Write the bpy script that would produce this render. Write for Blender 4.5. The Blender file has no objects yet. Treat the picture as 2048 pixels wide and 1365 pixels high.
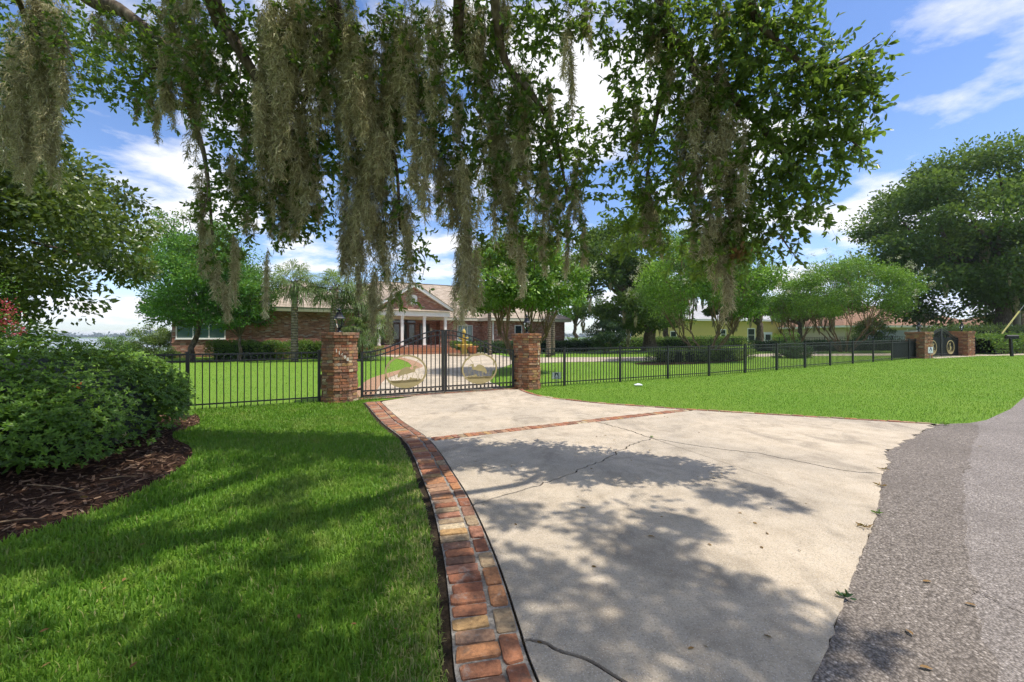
import bpy, bmesh, math, random
import numpy as np
from mathutils import Vector, Matrix
R = math.radians
rng = np.random.default_rng(7)
random.seed(7)
sc = bpy.context.scene
C = sc.collection

# ------------------------------------------------------------------ camera
H, F, HOR = 1.55, 850.0, 675.0            # eye height, focal length and horizon row measured on a 2048 px wide frame
cam_d = bpy.data.cameras.new('camera')
cam = bpy.data.objects.new('camera', cam_d); C.objects.link(cam)
cam.location = (0, 0, H); cam.rotation_euler = (R(90), 0, 0)
cam_d.sensor_width = 36; cam_d.lens = F / 2048 * 36
cam_d.shift_y = -(682.5 - HOR) / 2048
cam_d.clip_start = 0.05; cam_d.clip_end = 12000
sc.camera = cam

# ------------------------------------------------------------------ sky, sun, exposure
SUN_AZ, SUN_EL = R(-11), R(67)             # azimuth counted from +X towards +Y
wd = bpy.data.worlds.new('World'); sc.world = wd; wd.use_nodes = True
nt = wd.node_tree; nt.nodes.clear()
def wn(t, **k):
    n = nt.nodes.new(t)
    for a, b in k.items(): setattr(n, a, b)
    return n
out = wn('ShaderNodeOutputWorld'); bg = wn('ShaderNodeBackground'); bg.inputs['Strength'].default_value = 0.145
sky = wn('ShaderNodeTexSky', sky_type='NISHITA', sun_disc=False)
sky.sun_elevation = SUN_EL; sky.sun_rotation = R(90) - SUN_AZ
sky.air_density = 1.0; sky.dust_density = 0.3; sky.ozone_density = 2.5
tc = wn('ShaderNodeTexCoord'); sep = wn('ShaderNodeSeparateXYZ')
nt.links.new(tc.outputs['Generated'], sep.inputs[0])
def wm(op, a, b=None, c=None):
    n = wn('ShaderNodeMath', operation=op)
    for i, v in enumerate((a, b, c)):
        if v is None: continue
        if isinstance(v, (int, float)): n.inputs[i].default_value = v
        else: nt.links.new(v, n.inputs[i])
    return n.outputs[0]
zz = wm('ADD', wm('MAXIMUM', sep.outputs['Z'], 0.0), 0.16)
comb = wn('ShaderNodeCombineXYZ')
nt.links.new(wm('DIVIDE', sep.outputs['X'], zz), comb.inputs[0])
nt.links.new(wm('DIVIDE', sep.outputs['Y'], zz), comb.inputs[1])
cmap = wn('ShaderNodeMapping'); cmap.inputs['Location'].default_value = (7.9, 3.1, 0.0)
nt.links.new(comb.outputs[0], cmap.inputs['Vector'])
cn = wn('ShaderNodeTexNoise'); cn.inputs['Scale'].default_value = 1.45; cn.inputs['Detail'].default_value = 9.0
cn.inputs['Roughness'].default_value = 0.56; cn.inputs['Distortion'].default_value = 0.15
nt.links.new(cmap.outputs[0], cn.inputs['Vector'])
cr = wn('ShaderNodeValToRGB'); cr.color_ramp.elements[0].position = 0.485; cr.color_ramp.elements[1].position = 0.60
nt.links.new(cn.outputs['Fac'], cr.inputs[0])
hz = wm('MULTIPLY', cr.outputs[0], 0.9)
mixc = wn('ShaderNodeMixRGB'); mixc.inputs['Color2'].default_value = (3.5, 3.45, 3.45, 1)
nt.links.new(hz, mixc.inputs['Fac'])
hs = wn('ShaderNodeHueSaturation'); hs.inputs['Saturation'].default_value = 1.1; hs.inputs['Value'].default_value = 0.58; nt.links.new(sky.outputs[0], hs.inputs['Color'])
tn = wn('ShaderNodeMixRGB', blend_type='MULTIPLY'); tn.inputs['Fac'].default_value = 1.0; tn.inputs['Color2'].default_value = (0.94, 0.90, 1.0, 1); nt.links.new(hs.outputs[0], tn.inputs['Color1']); mn = wn('ShaderNodeVectorMath', operation='MINIMUM'); mn.inputs[1].default_value = (2.8, 3.1, 3.8); nt.links.new(tn.outputs[0], mn.inputs[0]); nt.links.new(mn.outputs[0], mixc.inputs['Color1'])
nt.links.new(mixc.outputs[0], bg.inputs['Color']); nt.links.new(bg.outputs[0], out.inputs[0])

sd = bpy.data.lights.new('sun', 'SUN'); sd.energy = 2.0; sd.angle = R(0.53); sd.color = (1.0, 0.955, 0.88)
sun = bpy.data.objects.new('sun', sd); C.objects.link(sun); sun.location = (30, 10, 60)
SUNV = np.array([math.cos(SUN_EL) * math.cos(SUN_AZ), math.cos(SUN_EL) * math.sin(SUN_AZ), math.sin(SUN_EL)])
sun.rotation_euler = Vector(SUNV).to_track_quat('Z', 'Y').to_euler()
sc.view_settings.view_transform = 'Standard'; sc.view_settings.look = 'None'
sc.view_settings.gamma = 1.0; sc.view_settings.use_curve_mapping = False
sc.view_settings.exposure = 1.3
sc.cycles.use_adaptive_sampling = True; sc.cycles.adaptive_threshold = 0.025
sc.cycles.max_bounces = 7; sc.cycles.diffuse_bounces = 3; sc.cycles.glossy_bounces = 2
sc.cycles.transmission_bounces = 6; sc.cycles.transparent_max_bounces = 8
sc.cycles.use_denoising = True; sc.cycles.denoising_prefilter = 'NONE'; sc.cycles.volume_bounces = 0
sc.cycles.caustics_reflective = False; sc.cycles.caustics_refractive = False

# ------------------------------------------------------------------ helpers: places
TH = R(29); CU, SU = math.cos(TH), math.sin(TH)   # the fence, the gate and the house share this bearing
def uv(u, v): return (u * CU - v * SU, u * SU + v * CU)
def gz(x, y):
    x = np.asarray(x, float); y = np.asarray(y, float)
    v = -x * SU + y * CU
    t = np.clip((v - 63) / 22, 0, 1)
    return 0.0127 * np.clip(x - 8, 0, 32) - 3.6 * t * t * (3 - 2 * t)
def gz1(x, y): return float(gz(x, y))
def g(px, py):                                    # measured pixel -> spot on level ground
    d = F * H / (py - HOR); return (px - 1024) * d / F, d
def W(px, py, d): return np.array([(px - 1024) / F * d, d, H + (HOR - py) / F * d])
def poly_in(poly, x, y):
    p = np.asarray(poly); ins = np.zeros(len(x), bool); n = len(p); j = n - 1
    for i in range(n):
        xi, yi = p[i, 0], p[i, 1]; xj, yj = p[j, 0], p[j, 1]
        c = ((yi > y) != (yj > y)) & (x < (xj - xi) * (y - yi) / (yj - yi + 1e-12) + xi)
        ins ^= c; j = i
    return ins
def spline(pts, n=12):                            # Catmull-Rom
    p = np.asarray(pts, float); p = np.vstack([2 * p[0] - p[1], p, 2 * p[-1] - p[-2]]); o = []
    for i in range(1, len(p) - 2):
        t = np.linspace(0, 1, n, endpoint=False)[:, None]
        a, b, c, d = p[i - 1], p[i], p[i + 1], p[i + 2]
        o.append(0.5 * ((2 * b) + (-a + c) * t + (2 * a - 5 * b + 4 * c - d) * t**2 + (-a + 3 * b - 3 * c + d) * t**3))
    return np.vstack(o + [p[-2][None]])
def resample(p, step):
    s = np.r_[0, np.cumsum(np.linalg.norm(np.diff(p, axis=0), axis=1))]
    q = np.arange(0, s[-1], step)
    return np.stack([np.interp(q, s, p[:, k]) for k in range(p.shape[1])], 1)
def offset(p, d):                                 # to the left of travel
    t = np.gradient(p, axis=0); t /= np.linalg.norm(t, axis=1)[:, None] + 1e-9
    return p + np.stack([-t[:, 1], t[:, 0]], 1) * d

# ------------------------------------------------------------------ helpers: objects
def tag(o, label=None, cat=None, group=None, kind=None):
    if label: o['label'] = label
    if cat: o['category'] = cat
    if group: o['group'] = group
    if kind: o['kind'] = kind
    return o
def link(o, parent=None):
    C.objects.link(o)
    if parent is not None: o.parent = parent
    return o
def empty(name, loc=(0, 0, 0), rz=0.0, label=None, cat=None, group=None, kind=None):
    o = bpy.data.objects.new(name, None); o.location = loc; o.rotation_euler = (0, 0, rz)
    o.empty_display_size = 0.3
    return tag(link(o), label, cat, group, kind)
def raw_mesh(name, v, faces, smooth=False):
    """faces: list of int arrays, each (m,k)"""
    me = bpy.data.meshes.new(name); v = np.asarray(v, np.float32)
    me.vertices.add(len(v)); me.vertices.foreach_set('co', v.ravel())
    tot = np.concatenate([np.full(len(f), f.shape[1], np.int32) for f in faces])
    idx = np.concatenate([np.asarray(f, np.int32).ravel() for f in faces])
    me.loops.add(len(idx)); me.loops.foreach_set('vertex_index', idx)
    me.polygons.add(len(tot)); st = np.r_[0, np.cumsum(tot)[:-1]].astype(np.int32)
    me.polygons.foreach_set('loop_start', st); me.polygons.foreach_set('loop_total', tot)
    if smooth: me.polygons.foreach_set('use_smooth', np.ones(len(tot), bool))
    me.update(calc_edges=True); me.validate()
    return me
def mobj(name, me, mat=None, parent=None, loc=None):
    if mat is not None and len(me.materials) == 0: me.materials.append(mat)
    o = bpy.data.objects.new(name, me)
    if loc is not None: o.location = loc
    return link(o, parent)

class MB:
    def __init__(s): s.v = []; s.f = []
    def add(s, vs, fs):
        b = len(s.v); s.v += [tuple(map(float, p)) for p in vs]; s.f += [tuple(i + b for i in f) for f in fs]; return s
    def box(s, x0, x1, y0, y1, z0, z1):
        return s.add([(x0,y0,z0),(x1,y0,z0),(x1,y1,z0),(x0,y1,z0),(x0,y0,z1),(x1,y0,z1),(x1,y1,z1),(x0,y1,z1)],
                     [(0,3,2,1),(4,5,6,7),(0,1,5,4),(1,2,6,5),(2,3,7,6),(3,0,4,7)])
    def prism(s, poly, z0, z1):                   # poly in xy
        n = len(poly)
        return s.add([(p[0], p[1], z0) for p in poly] + [(p[0], p[1], z1) for p in poly],
                     [tuple(range(n - 1, -1, -1)), tuple(range(n, 2 * n))] + [(i, (i + 1) % n, n + (i + 1) % n, n + i) for i in range(n)])
    def prism_y(s, poly, y0, y1):                 # poly in xz, extruded along y
        n = len(poly)
        return s.add([(p[0], y0, p[1]) for p in poly] + [(p[0], y1, p[1]) for p in poly],
                     [tuple(range(n)), tuple(range(2 * n - 1, n - 1, -1))] + [(i, n + i, n + (i + 1) % n, (i + 1) % n) for i in range(n)])
    def bar(s, a, b, w, h=None):                  # square bar between two points
        a = Vector(a); b = Vector(b); d = (b - a).normalized(); h = h or w
        up = Vector((0, 0, 1)) if abs(d.z) < 0.9 else Vector((0, 1, 0))
        sd = d.cross(up).normalized() * (w / 2); u2 = sd.cross(d).normalized() * (h / 2)
        q = [a - sd - u2, a + sd - u2, a + sd + u2, a - sd + u2]
        q += [p + (b - a) for p in q]
        return s.add(q, [(3,2,1,0),(4,5,6,7),(0,1,5,4),(1,2,6,5),(2,3,7,6),(3,0,4,7)])
    def tube(s, pts, rad, n=8, cap=True):
        pts = [Vector(p) for p in pts]
        if not hasattr(rad, '__len__'): rad = [rad] * len(pts)
        vs = []; ref = Vector((0.31, 0.87, 0.2)).normalized()
        for i, p in enumerate(pts):
            d = (pts[min(i + 1, len(pts) - 1)] - pts[max(i - 1, 0)])
            d = d.normalized() if d.length > 1e-9 else Vector((0, 0, 1))
            a = d.cross(ref)
            if a.length < 1e-3: a = d.cross(Vector((1, 0, 0)))
            a.normalize(); b = d.cross(a)
            for k in range(n):
                t = 2 * math.pi * k / n; vs.append(p + (a * math.cos(t) + b * math.sin(t)) * rad[i])
        m = len(pts)
        fs = [(i * n + k, i * n + (k + 1) % n, (i + 1) * n + (k + 1) % n, (i + 1) * n + k) for i in range(m - 1) for k in range(n)]
        if cap: fs += [tuple(range(n - 1, -1, -1)), tuple((m - 1) * n + k for k in range(n))]
        return s.add(vs, fs)
    def lathe(s, prof, n=16, c=(0, 0, 0)):        # prof: (r,z)
        vs = [(c[0] + r * math.cos(2 * math.pi * k / n), c[1] + r * math.sin(2 * math.pi * k / n), c[2] + z) for r, z in prof for k in range(n)]
        m = len(prof)
        fs = [(i * n + k, i * n + (k + 1) % n, (i + 1) * n + (k + 1) % n, (i + 1) * n + k) for i in range(m - 1) for k in range(n)]
        fs += [tuple(range(n - 1, -1, -1)), tuple((m - 1) * n + k for k in range(n))]
        return s.add(vs, fs)
    def sheet(s, poly, zf=0.0):
        n = len(poly)
        return s.add([(p[0], p[1], zf(p[0], p[1]) if callable(zf) else zf) for p in poly], [tuple(range(n))])
    def mesh(s, name, smooth=False):
        me = bpy.data.meshes.new(name); me.from_pydata(s.v, [], s.f)
        if smooth: me.polygons.foreach_set('use_smooth', np.ones(len(me.polygons), bool))
        me.update(); return me
    def build(s, name, mat, parent=None, smooth=False, loc=None, recalc=False):
        me = s.mesh(name, smooth)
        if recalc:
            bm = bmesh.new(); bm.from_mesh(me); bmesh.ops.recalc_face_normals(bm, faces=bm.faces); bm.to_mesh(me); bm.free()
        return mobj(name, me, mat, parent, loc)

# ------------------------------------------------------------------ helpers: materials
class NT:
    def __init__(s, name):
        s.m = bpy.data.materials.new(name); s.m.use_nodes = True; s.t = s.m.node_tree
        s.b = s.t.nodes['Principled BSDF']; s.o = s.t.nodes['Material Output']
    def n(s, t, **k):
        x = s.t.nodes.new(t)
        for a, b in k.items():
            if a in x.inputs.keys() if isinstance(a, str) else False: x.inputs[a].default_value = b
            else: setattr(x, a, b)
        return x
    def l(s, a, b): s.t.links.new(a, b)
    def coord(s, kind='Object', scale=None):
        c = s.n('ShaderNodeTexCoord').outputs[kind]
        if scale is not None:
            m = s.n('ShaderNodeMapping'); m.inputs['Scale'].default_value = scale; s.l(c, m.inputs[0]); c = m.outputs[0]
        return c
    def pos(s, scale=None):
        c = s.n('ShaderNodeNewGeometry').outputs['Position']
        if scale is not None:
            m = s.n('ShaderNodeMapping'); m.inputs['Scale'].default_value = scale; s.l(c, m.inputs[0]); c = m.outputs[0]
        return c
    def noise(s, vec, scale, detail=5, rough=0.6, dist=0.0):
        x = s.n('ShaderNodeTexNoise'); x.inputs['Scale'].default_value = scale; x.inputs['Detail'].default_value = detail
        x.inputs['Roughness'].default_value = rough; x.inputs['Distortion'].default_value = dist
        s.l(vec, x.inputs['Vector']); return x.outputs['Fac']
    def voro(s, vec, scale, out='Distance', feature='F1'):
        x = s.n('ShaderNodeTexVoronoi', feature=feature); x.inputs['Scale'].default_value = scale
        s.l(vec, x.inputs['Vector']); return x.outputs[out]
    def ramp(s, fac, stops, interp='LINEAR'):
        r = s.n('ShaderNodeValToRGB'); cr = r.color_ramp; cr.interpolation = interp
        while len(cr.elements) < len(stops): cr.elements.new(0.5)
        for e, (p, c) in zip(cr.elements, stops):
            e.position = p; e.color = (*c, 1) if hasattr(c, '__len__') else (c, c, c, 1)
        s.l(fac, r.inputs[0]); return r.outputs[0]
    def mix(s, fac, a, b, mode='MIX'):
        x = s.n('ShaderNodeMixRGB', blend_type=mode)
        for i, v in ((0, fac), (1, a), (2, b)):
            if isinstance(v, (int, float)): x.inputs[i].default_value = v if i == 0 else (v, v, v, 1)
            elif isinstance(v, tuple): x.inputs[i].default_value = (*v[:3], 1)
            else: s.l(v, x.inputs[i])
        return x.outputs[0]
    def math(s, op, a, b=0.0):
        x = s.n('ShaderNodeMath', operation=op)
        for i, v in ((0, a), (1, b)):
            if isinstance(v, (int, float)): x.inputs[i].default_value = v
            else: s.l(v, x.inputs[i])
        return x.outputs[0]
    def rnd(s): return s.n('ShaderNodeObjectInfo').outputs['Random']
    def attr(s, name): return s.n('ShaderNodeAttribute', attribute_name=name).outputs['Fac']
    def bump(s, h, strength=0.4, dist=0.02):
        x = s.n('ShaderNodeBump'); x.inputs['Strength'].default_value = strength; x.inputs['Distance'].default_value = dist
        s.l(h, x.inputs['Height']); s.l(x.outputs[0], s.b.inputs['Normal'])
    def col(s, c):
        if isinstance(c, tuple): s.b.inputs['Base Color'].default_value = (*c[:3], 1)
        else: s.l(c, s.b.inputs['Base Color'])
    def set(s, rough=None, metal=None, spec=None, trans=None, ior=None):
        for k, v in (('Roughness', rough), ('Metallic', metal), ('Specular IOR Level', spec), ('Transmission Weight', trans), ('IOR', ior)):
            if v is not None: s.b.inputs[k].default_value = v
        return s.m

def plain(name, c, rough=0.6, metal=0.0, spec=0.4, var=0.12, scale=6.0):
    t = NT(name); n = t.noise(t.coord(), scale)
    t.col(t.mix(n, tuple(x * (1 - var) for x in c), tuple(min(1, x * (1 + var)) for x in c)))
    t.bump(n, 0.08, 0.01); return t.set(rough, metal, spec)
def leafmat(name, dark, mid, light, trans=0.4, rough=0.45, spec=0.35):
    t = NT(name); a = t.attr('tint')
    c = t.ramp(a, [(0.0, dark), (0.55, mid), (1.0, light)])
    t.col(c); t.set(rough, 0, spec)
    tr = t.n('ShaderNodeBsdfTranslucent'); t.l(t.mix(0.5, c, (0.30, 0.44, 0.04), 'MIX'), tr.inputs['Color'])
    mx = t.n('ShaderNodeMixShader'); mx.inputs[0].default_value = trans
    t.l(t.b.outputs[0], mx.inputs[1]); t.l(tr.outputs[0], mx.inputs[2]); t.l(mx.outputs[0], t.o.inputs[0])
    return t.m

# ------------------------------------------------------------------ materials
M = {}
def mk_ground():
    t = NT('lawn_ground'); p = t.pos()
    n1 = t.noise(p, 0.35, 3); n2 = t.noise(p, 26, 6, 0.7)
    c = t.ramp(n2, [(0.25, (0.060, 0.115, 0.014)), (0.5, (0.135, 0.250, 0.026)), (0.75, (0.205, 0.330, 0.045))])
    c = t.mix(t.ramp(n1, [(0.35, 0.0), (0.7, 0.35)]), c, (0.22, 0.30, 0.045))
    t.col(c); t.bump(n2, 0.6, 0.04); M['lawn'] = t.set(0.85, 0, 0.1)
    t = NT('grass_blade'); a = t.attr('tint'); n1 = t.noise(t.pos(), 0.55, 4, 0.6)
    c = t.ramp(a, [(0.0, (0.062, 0.145, 0.014)), (0.5, (0.138, 0.280, 0.028)), (0.85, (0.225, 0.385, 0.045)), (0.93, (0.26, 0.37, 0.07)), (1.0, (0.45, 0.38, 0.18))])
    c = t.mix(t.ramp(n1, [(0.40, 0.0), (0.72, 0.5)]), c, (0.23, 0.36, 0.045)); c = t.mix(t.ramp(t.noise(t.pos(), 2.3, 5, 0.7), [(0.54, 0.0), (0.74, 0.75)]), c, (0.34, 0.36, 0.08)); c = t.mix(t.ramp(t.noise(t.pos((1, .4, 1)), 1.1, 3), [(0.5, 0.0), (0.75, 0.4)]), c, (0.06, 0.17, 0.018)); c = t.mix(t.ramp(t.noise(t.pos(), 0.8, 5, 0.7, 0.5), [(0.50, 0.0), (0.66, 0.55)]), c, (0.30, 0.36, 0.085))
    t.col(c); t.set(0.5, 0, 0.25)
    tr = t.n('ShaderNodeBsdfTranslucent'); t.l(t.mix(0.4, c, (0.24, 0.46, 0.02)), tr.inputs['Color'])
    mx = t.n('ShaderNodeMixShader'); mx.inputs[0].default_value = 0.42
    t.l(t.b.outputs[0], mx.inputs[1]); t.l(tr.outputs[0], mx.inputs[2]); t.l(mx.outputs[0], t.o.inputs[0]); M['blade'] = t.m
    t = NT('soil'); n = t.noise(t.pos(), 40, 6, 0.7)
    t.col(t.ramp(n, [(0.3, (0.020, 0.014, 0.009)), (0.7, (0.075, 0.055, 0.036))])); t.bump(n, 0.8, 0.03); M['soil'] = t.set(0.95, 0, 0.1)
    t = NT('mulch_ground'); n = t.noise(t.pos(), 30, 6, 0.75)
    t.col(t.ramp(n, [(0.3, (0.018, 0.010, 0.006)), (0.6, (0.075, 0.038, 0.022)), (0.8, (0.15, 0.085, 0.05))])); t.bump(n, 1.0, 0.04); M['mulch'] = t.set(0.95, 0, 0.1)
    t = NT('mulch_chip'); a = t.attr('tint')
    t.col(t.ramp(a, [(0, (0.05, 0.028, 0.017)), (0.5, (0.16, 0.09, 0.055)), (0.85, (0.32, 0.21, 0.13)), (1, (0.50, 0.38, 0.26))])); M['chip'] = t.set(0.9, 0, 0.15)
    t = NT('concrete'); p = t.pos()
    big = t.noise(p, 0.55, 5, 0.62, 0.4); mid = t.noise(p, 3.2, 6, 0.7); fine = t.noise(p, 78, 3, 0.8); sp = t.voro(p, 84)
    c = t.ramp(mid, [(0.25, (0.40, 0.32, 0.225)), (0.5, (0.56, 0.46, 0.335)), (0.75, (0.65, 0.545, 0.41))])
    c = t.mix(t.ramp(big, [(0.42, 0.0), (0.68, 0.6)]), c, (0.34, 0.295, 0.235))
    st = t.noise(t.pos((1.1, 0.8, 1.0)), 1.3, 6, 0.68, 0.9)
    c = t.mix(t.ramp(st, [(0.50, 0.0), (0.68, 0.7)]), c, (0.24, 0.20, 0.15))
    c = t.mix(t.ramp(fine, [(0.34, 0.6), (0.5, 0.0)]), c, (0.24, 0.20, 0.15))
    c = t.mix(t.ramp(sp, [(0.08, 0.85), (0.28, 0.0)]), c, (0.72, 0.66, 0.57))
    t.col(c); t.bump(t.math('ADD', t.math('MULTIPLY', fine, 1.0), t.math('MULTIPLY', sp, 0.8)), 0.45, 0.012); M['concrete'] = t.set(0.9, 0, 0.2)
    for nm, lo, mi, hi in (('asphalt', (0.20, 0.17, 0.145), (0.37, 0.32, 0.28), (0.58, 0.51, 0.45)), ('asphalt_patch', (0.14, 0.115, 0.093), (0.31, 0.262, 0.218), (0.54, 0.465, 0.395))):
        t = NT(nm); p = t.pos(); v = t.voro(p, 72, 'Color'); vd = t.voro(p, 72); b = t.noise(p, 0.9, 5, 0.6); f = t.noise(p, 130, 2)
        sepc = t.n('ShaderNodeSeparateColor'); t.l(v, sepc.inputs[0])
        c = t.ramp(sepc.outputs[0], [(0.0, lo), (0.55, mi), (0.9, mi), (1.0, hi)])
        c = t.mix(t.ramp(vd, [(0.35, 0.0), (0.75, 0.6)]), c, tuple(x * 0.35 for x in lo))
        c = t.mix(t.ramp(b, [(0.4, 0.0), (0.75, 0.45)]), c, tuple(x * 0.8 for x in lo)); c = t.mix(t.ramp(t.noise(p, 3.5, 6, 0.7), [(0.5, 0.0), (0.8, 0.4)]), c, tuple(x * 0.7 for x in lo))
        t.col(c); t.bump(t.math('SUBTRACT', 1.0, vd), 0.8, 0.012); M[nm] = t.set(0.85, 0, 0.25)
    t = NT('old_brick'); r = t.rnd(); p = t.coord('Object'); w = t.pos()
    c = t.ramp(r, [(0.0, (0.324, 0.128, 0.068)), (0.12, (0.432, 0.180, 0.090)), (0.24, (0.292, 0.152, 0.097)), (0.36, (0.475, 0.218, 0.097)), (0.47, (0.410, 0.190, 0.115)), (0.57, (0.454, 0.266, 0.158)), (0.67, (0.248, 0.133, 0.083)), (0.76, (0.497, 0.304, 0.130)), (0.84, (0.378, 0.218, 0.130)), (0.92, (0.378, 0.275, 0.162)), (0.97, (0.626, 0.494, 0.310))], 'CONSTANT')
    n = t.noise(w, 34, 6, 0.7); n2 = t.noise(w, 9, 5, 0.7, 0.6)
    c = t.mix(t.ramp(n, [(0.35, 0.55), (0.6, 0.0)]), c, (0.085, 0.048, 0.034))
    c = t.mix(t.ramp(n2, [(0.56, 0.0), (0.72, 0.7)]), c, (0.12, 0.095, 0.07))
    c = t.mix(t.ramp(n, [(0.60, 0.0), (0.8, 0.5)]), c, (0.46, 0.36, 0.28)); c = t.mix(t.ramp(t.noise(w, 5, 6, 0.75), [(0.58, 0.0), (0.68, 0.6)]), c, (0.40, 0.36, 0.30))
    t.col(c); t.bump(n, 0.6, 0.012); M['brick'] = t.set(0.9, 0, 0.2)
    t = NT('mortar'); n = t.noise(t.pos(), 45, 6, 0.7)
    t.col(t.ramp(n, [(0.3, (0.13, 0.115, 0.095)), (0.6, (0.33, 0.30, 0.26)), (0.8, (0.45, 0.42, 0.37))])); t.bump(n, 0.5, 0.01); M['mortar'] = t.set(0.95, 0, 0.1)
    t = NT('mossy_mortar'); n = t.noise(t.pos(), 30, 6, 0.7)
    t.col(t.ramp(n, [(0.3, (0.055, 0.045, 0.03)), (0.6, (0.15, 0.12, 0.085)), (0.8, (0.27, 0.23, 0.17))])); M['mortar2'] = t.set(0.95, 0, 0.1)
mk_ground()
def mk_house():
    t = NT('house_brick'); c = t.coord(); s = t.n('ShaderNodeSeparateXYZ'); t.l(c, s.inputs[0])
    cb = t.n('ShaderNodeCombineXYZ'); t.l(t.math('ADD', s.outputs[0], s.outputs[1]), cb.inputs[0]); t.l(s.outputs[2], cb.inputs[1])
    bt = t.n('ShaderNodeTexBrick', offset=0.5)
    for k, v in (('Scale', 1.0), ('Brick Width', 0.235), ('Row Height', 0.083), ('Mortar Size', 0.007), ('Bias', -0.1)): bt.inputs[k].default_value = v
    bt.inputs['Color1'].default_value = (0.20, 0.08, 0.055, 1); bt.inputs['Color2'].default_value = (0.54, 0.275, 0.195, 1); bt.inputs['Mortar'].default_value = (0.33, 0.26, 0.21, 1)
    t.l(cb.outputs[0], bt.inputs['Vector'])
    mp = t.n('ShaderNodeMapping'); mp.inputs['Scale'].default_value = (3.4, 12.0, 1); t.l(cb.outputs[0], mp.inputs[0])
    wh = t.voro(mp.outputs[0], 1.0, 'Color'); sc_ = t.n('ShaderNodeSeparateColor'); t.l(wh, sc_.inputs[0])
    cc = t.mix(t.ramp(sc_.outputs[0], [(0.90, 0.0), (0.91, 0.75)]), bt.outputs[0], (0.50, 0.42, 0.36))
    cc = t.mix(t.ramp(sc_.outputs[1], [(0.72, 0.0), (0.73, 0.5)]), cc, (0.34, 0.15, 0.09))
    cc = t.mix(t.ramp(t.noise(c, 0.5, 4), [(0.4, 0.0), (0.7, 0.25)]), cc, (0.10, 0.05, 0.035))
    t.col(cc); t.bump(bt.outputs['Fac'], -0.5, 0.01); M['hbrick'] = t.set(0.9, 0, 0.15)
    def shingle(nm, a, b, d):
        t = NT(nm); c = t.coord(); s = t.n('ShaderNodeSeparateXYZ'); t.l(c, s.inputs[0])
        cb = t.n('ShaderNodeCombineXYZ'); t.l(t.math('ADD', s.outputs[0], t.math('MULTIPLY', s.outputs[1], 0.31)), cb.inputs[0]); t.l(s.outputs[2], cb.inputs[1])
        bt = t.n('ShaderNodeTexBrick', offset=0.37)
        for k, v in (('Scale', 1.0), ('Brick Width', 0.42), ('Row Height', 0.10), ('Mortar Size', 0.008)): bt.inputs[k].default_value = v
        bt.inputs['Color1'].default_value = (*a, 1); bt.inputs['Color2'].default_value = (*b, 1); bt.inputs['Mortar'].default_value = (*d, 1)
        t.l(cb.outputs[0], bt.inputs['Vector'])
        cc = t.mix(t.ramp(t.noise(c, 1.3, 6, 0.7), [(0.35, 0.0), (0.7, 0.45)]), bt.outputs[0], d)
        t.col(cc); t.bump(bt.outputs['Fac'], -0.6, 0.02); return t.set(0.95, 0, 0.1)
    M['roof'] = shingle('roof_shingle', (0.35, 0.28, 0.21), (0.56, 0.46, 0.36), (0.21, 0.165, 0.125))
    M['roof2'] = shingle('brown_roof', (0.26, 0.155, 0.10), (0.36, 0.225, 0.15), (0.17, 0.10, 0.065))
    M['roof3'] = shingle('grey_roof', (0.42, 0.41, 0.40), (0.52, 0.51, 0.50), (0.3, 0.3, 0.3))
mk_house()
M['white'] = plain('white_paint', (0.78, 0.76, 0.71), 0.55, var=0.05, scale=3)
M['cream'] = plain('cream_trim', (0.60, 0.56, 0.44), 0.6, var=0.08, scale=3)
M['fascia'] = plain('olive_fascia', (0.30, 0.31, 0.20), 0.6, var=0.1, scale=3)
M['yellow'] = plain('yellow_stucco', (0.62, 0.50, 0.17), 0.85, var=0.08, scale=2)
M['tan'] = plain('tan_wall', (0.52, 0.44, 0.34), 0.85, var=0.08, scale=2)
M['wood'] = plain('stained_wood', (0.085, 0.035, 0.018), 0.4, var=0.3, scale=5)
M['black'] = plain('black_powder_coat', (0.012, 0.013, 0.014), 0.38, 0, 0.5, var=0.3, scale=12)
M['post'] = plain('mailbox_black', (0.014, 0.014, 0.014), 0.5, var=0.2)
M['gold'] = plain('gold_paint', (0.40, 0.325, 0.15), 0.5, 0.1, 0.5, var=0.15, scale=9)
M['bronze'] = plain('lamp_black_metal', (0.02, 0.02, 0.022), 0.3, 0.5, 0.5, var=0.3)
M['terra'] = plain('terracotta', (0.42, 0.155, 0.065), 0.8, var=0.15)
M['fount'] = plain('yellow_fountain', (0.60, 0.44, 0.11), 0.75, var=0.12)
M['plastic'] = plain('white_board', (0.74, 0.76, 0.78), 0.5, var=0.04)
M['blue'] = plain('navy_print', (0.012, 0.03, 0.12), 0.5, var=0.1)
M['digit'] = plain('pale_metal_digit', (0.66, 0.64, 0.54), 0.45, 0.2, var=0.08)
M['screen'] = plain('dark_mesh_screen', (0.022, 0.032, 0.032), 0.8, var=0.2)
M['sleeve'] = plain('yellow_sleeve', (0.68, 0.60, 0.20), 0.5, var=0.05)
M['wire'] = plain('steel_wire', (0.38, 0.38, 0.36), 0.4, 0.6, var=0.1)
M['concrete2'] = plain('aged_pole', (0.33, 0.29, 0.23), 0.9, var=0.2, scale=4)
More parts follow.
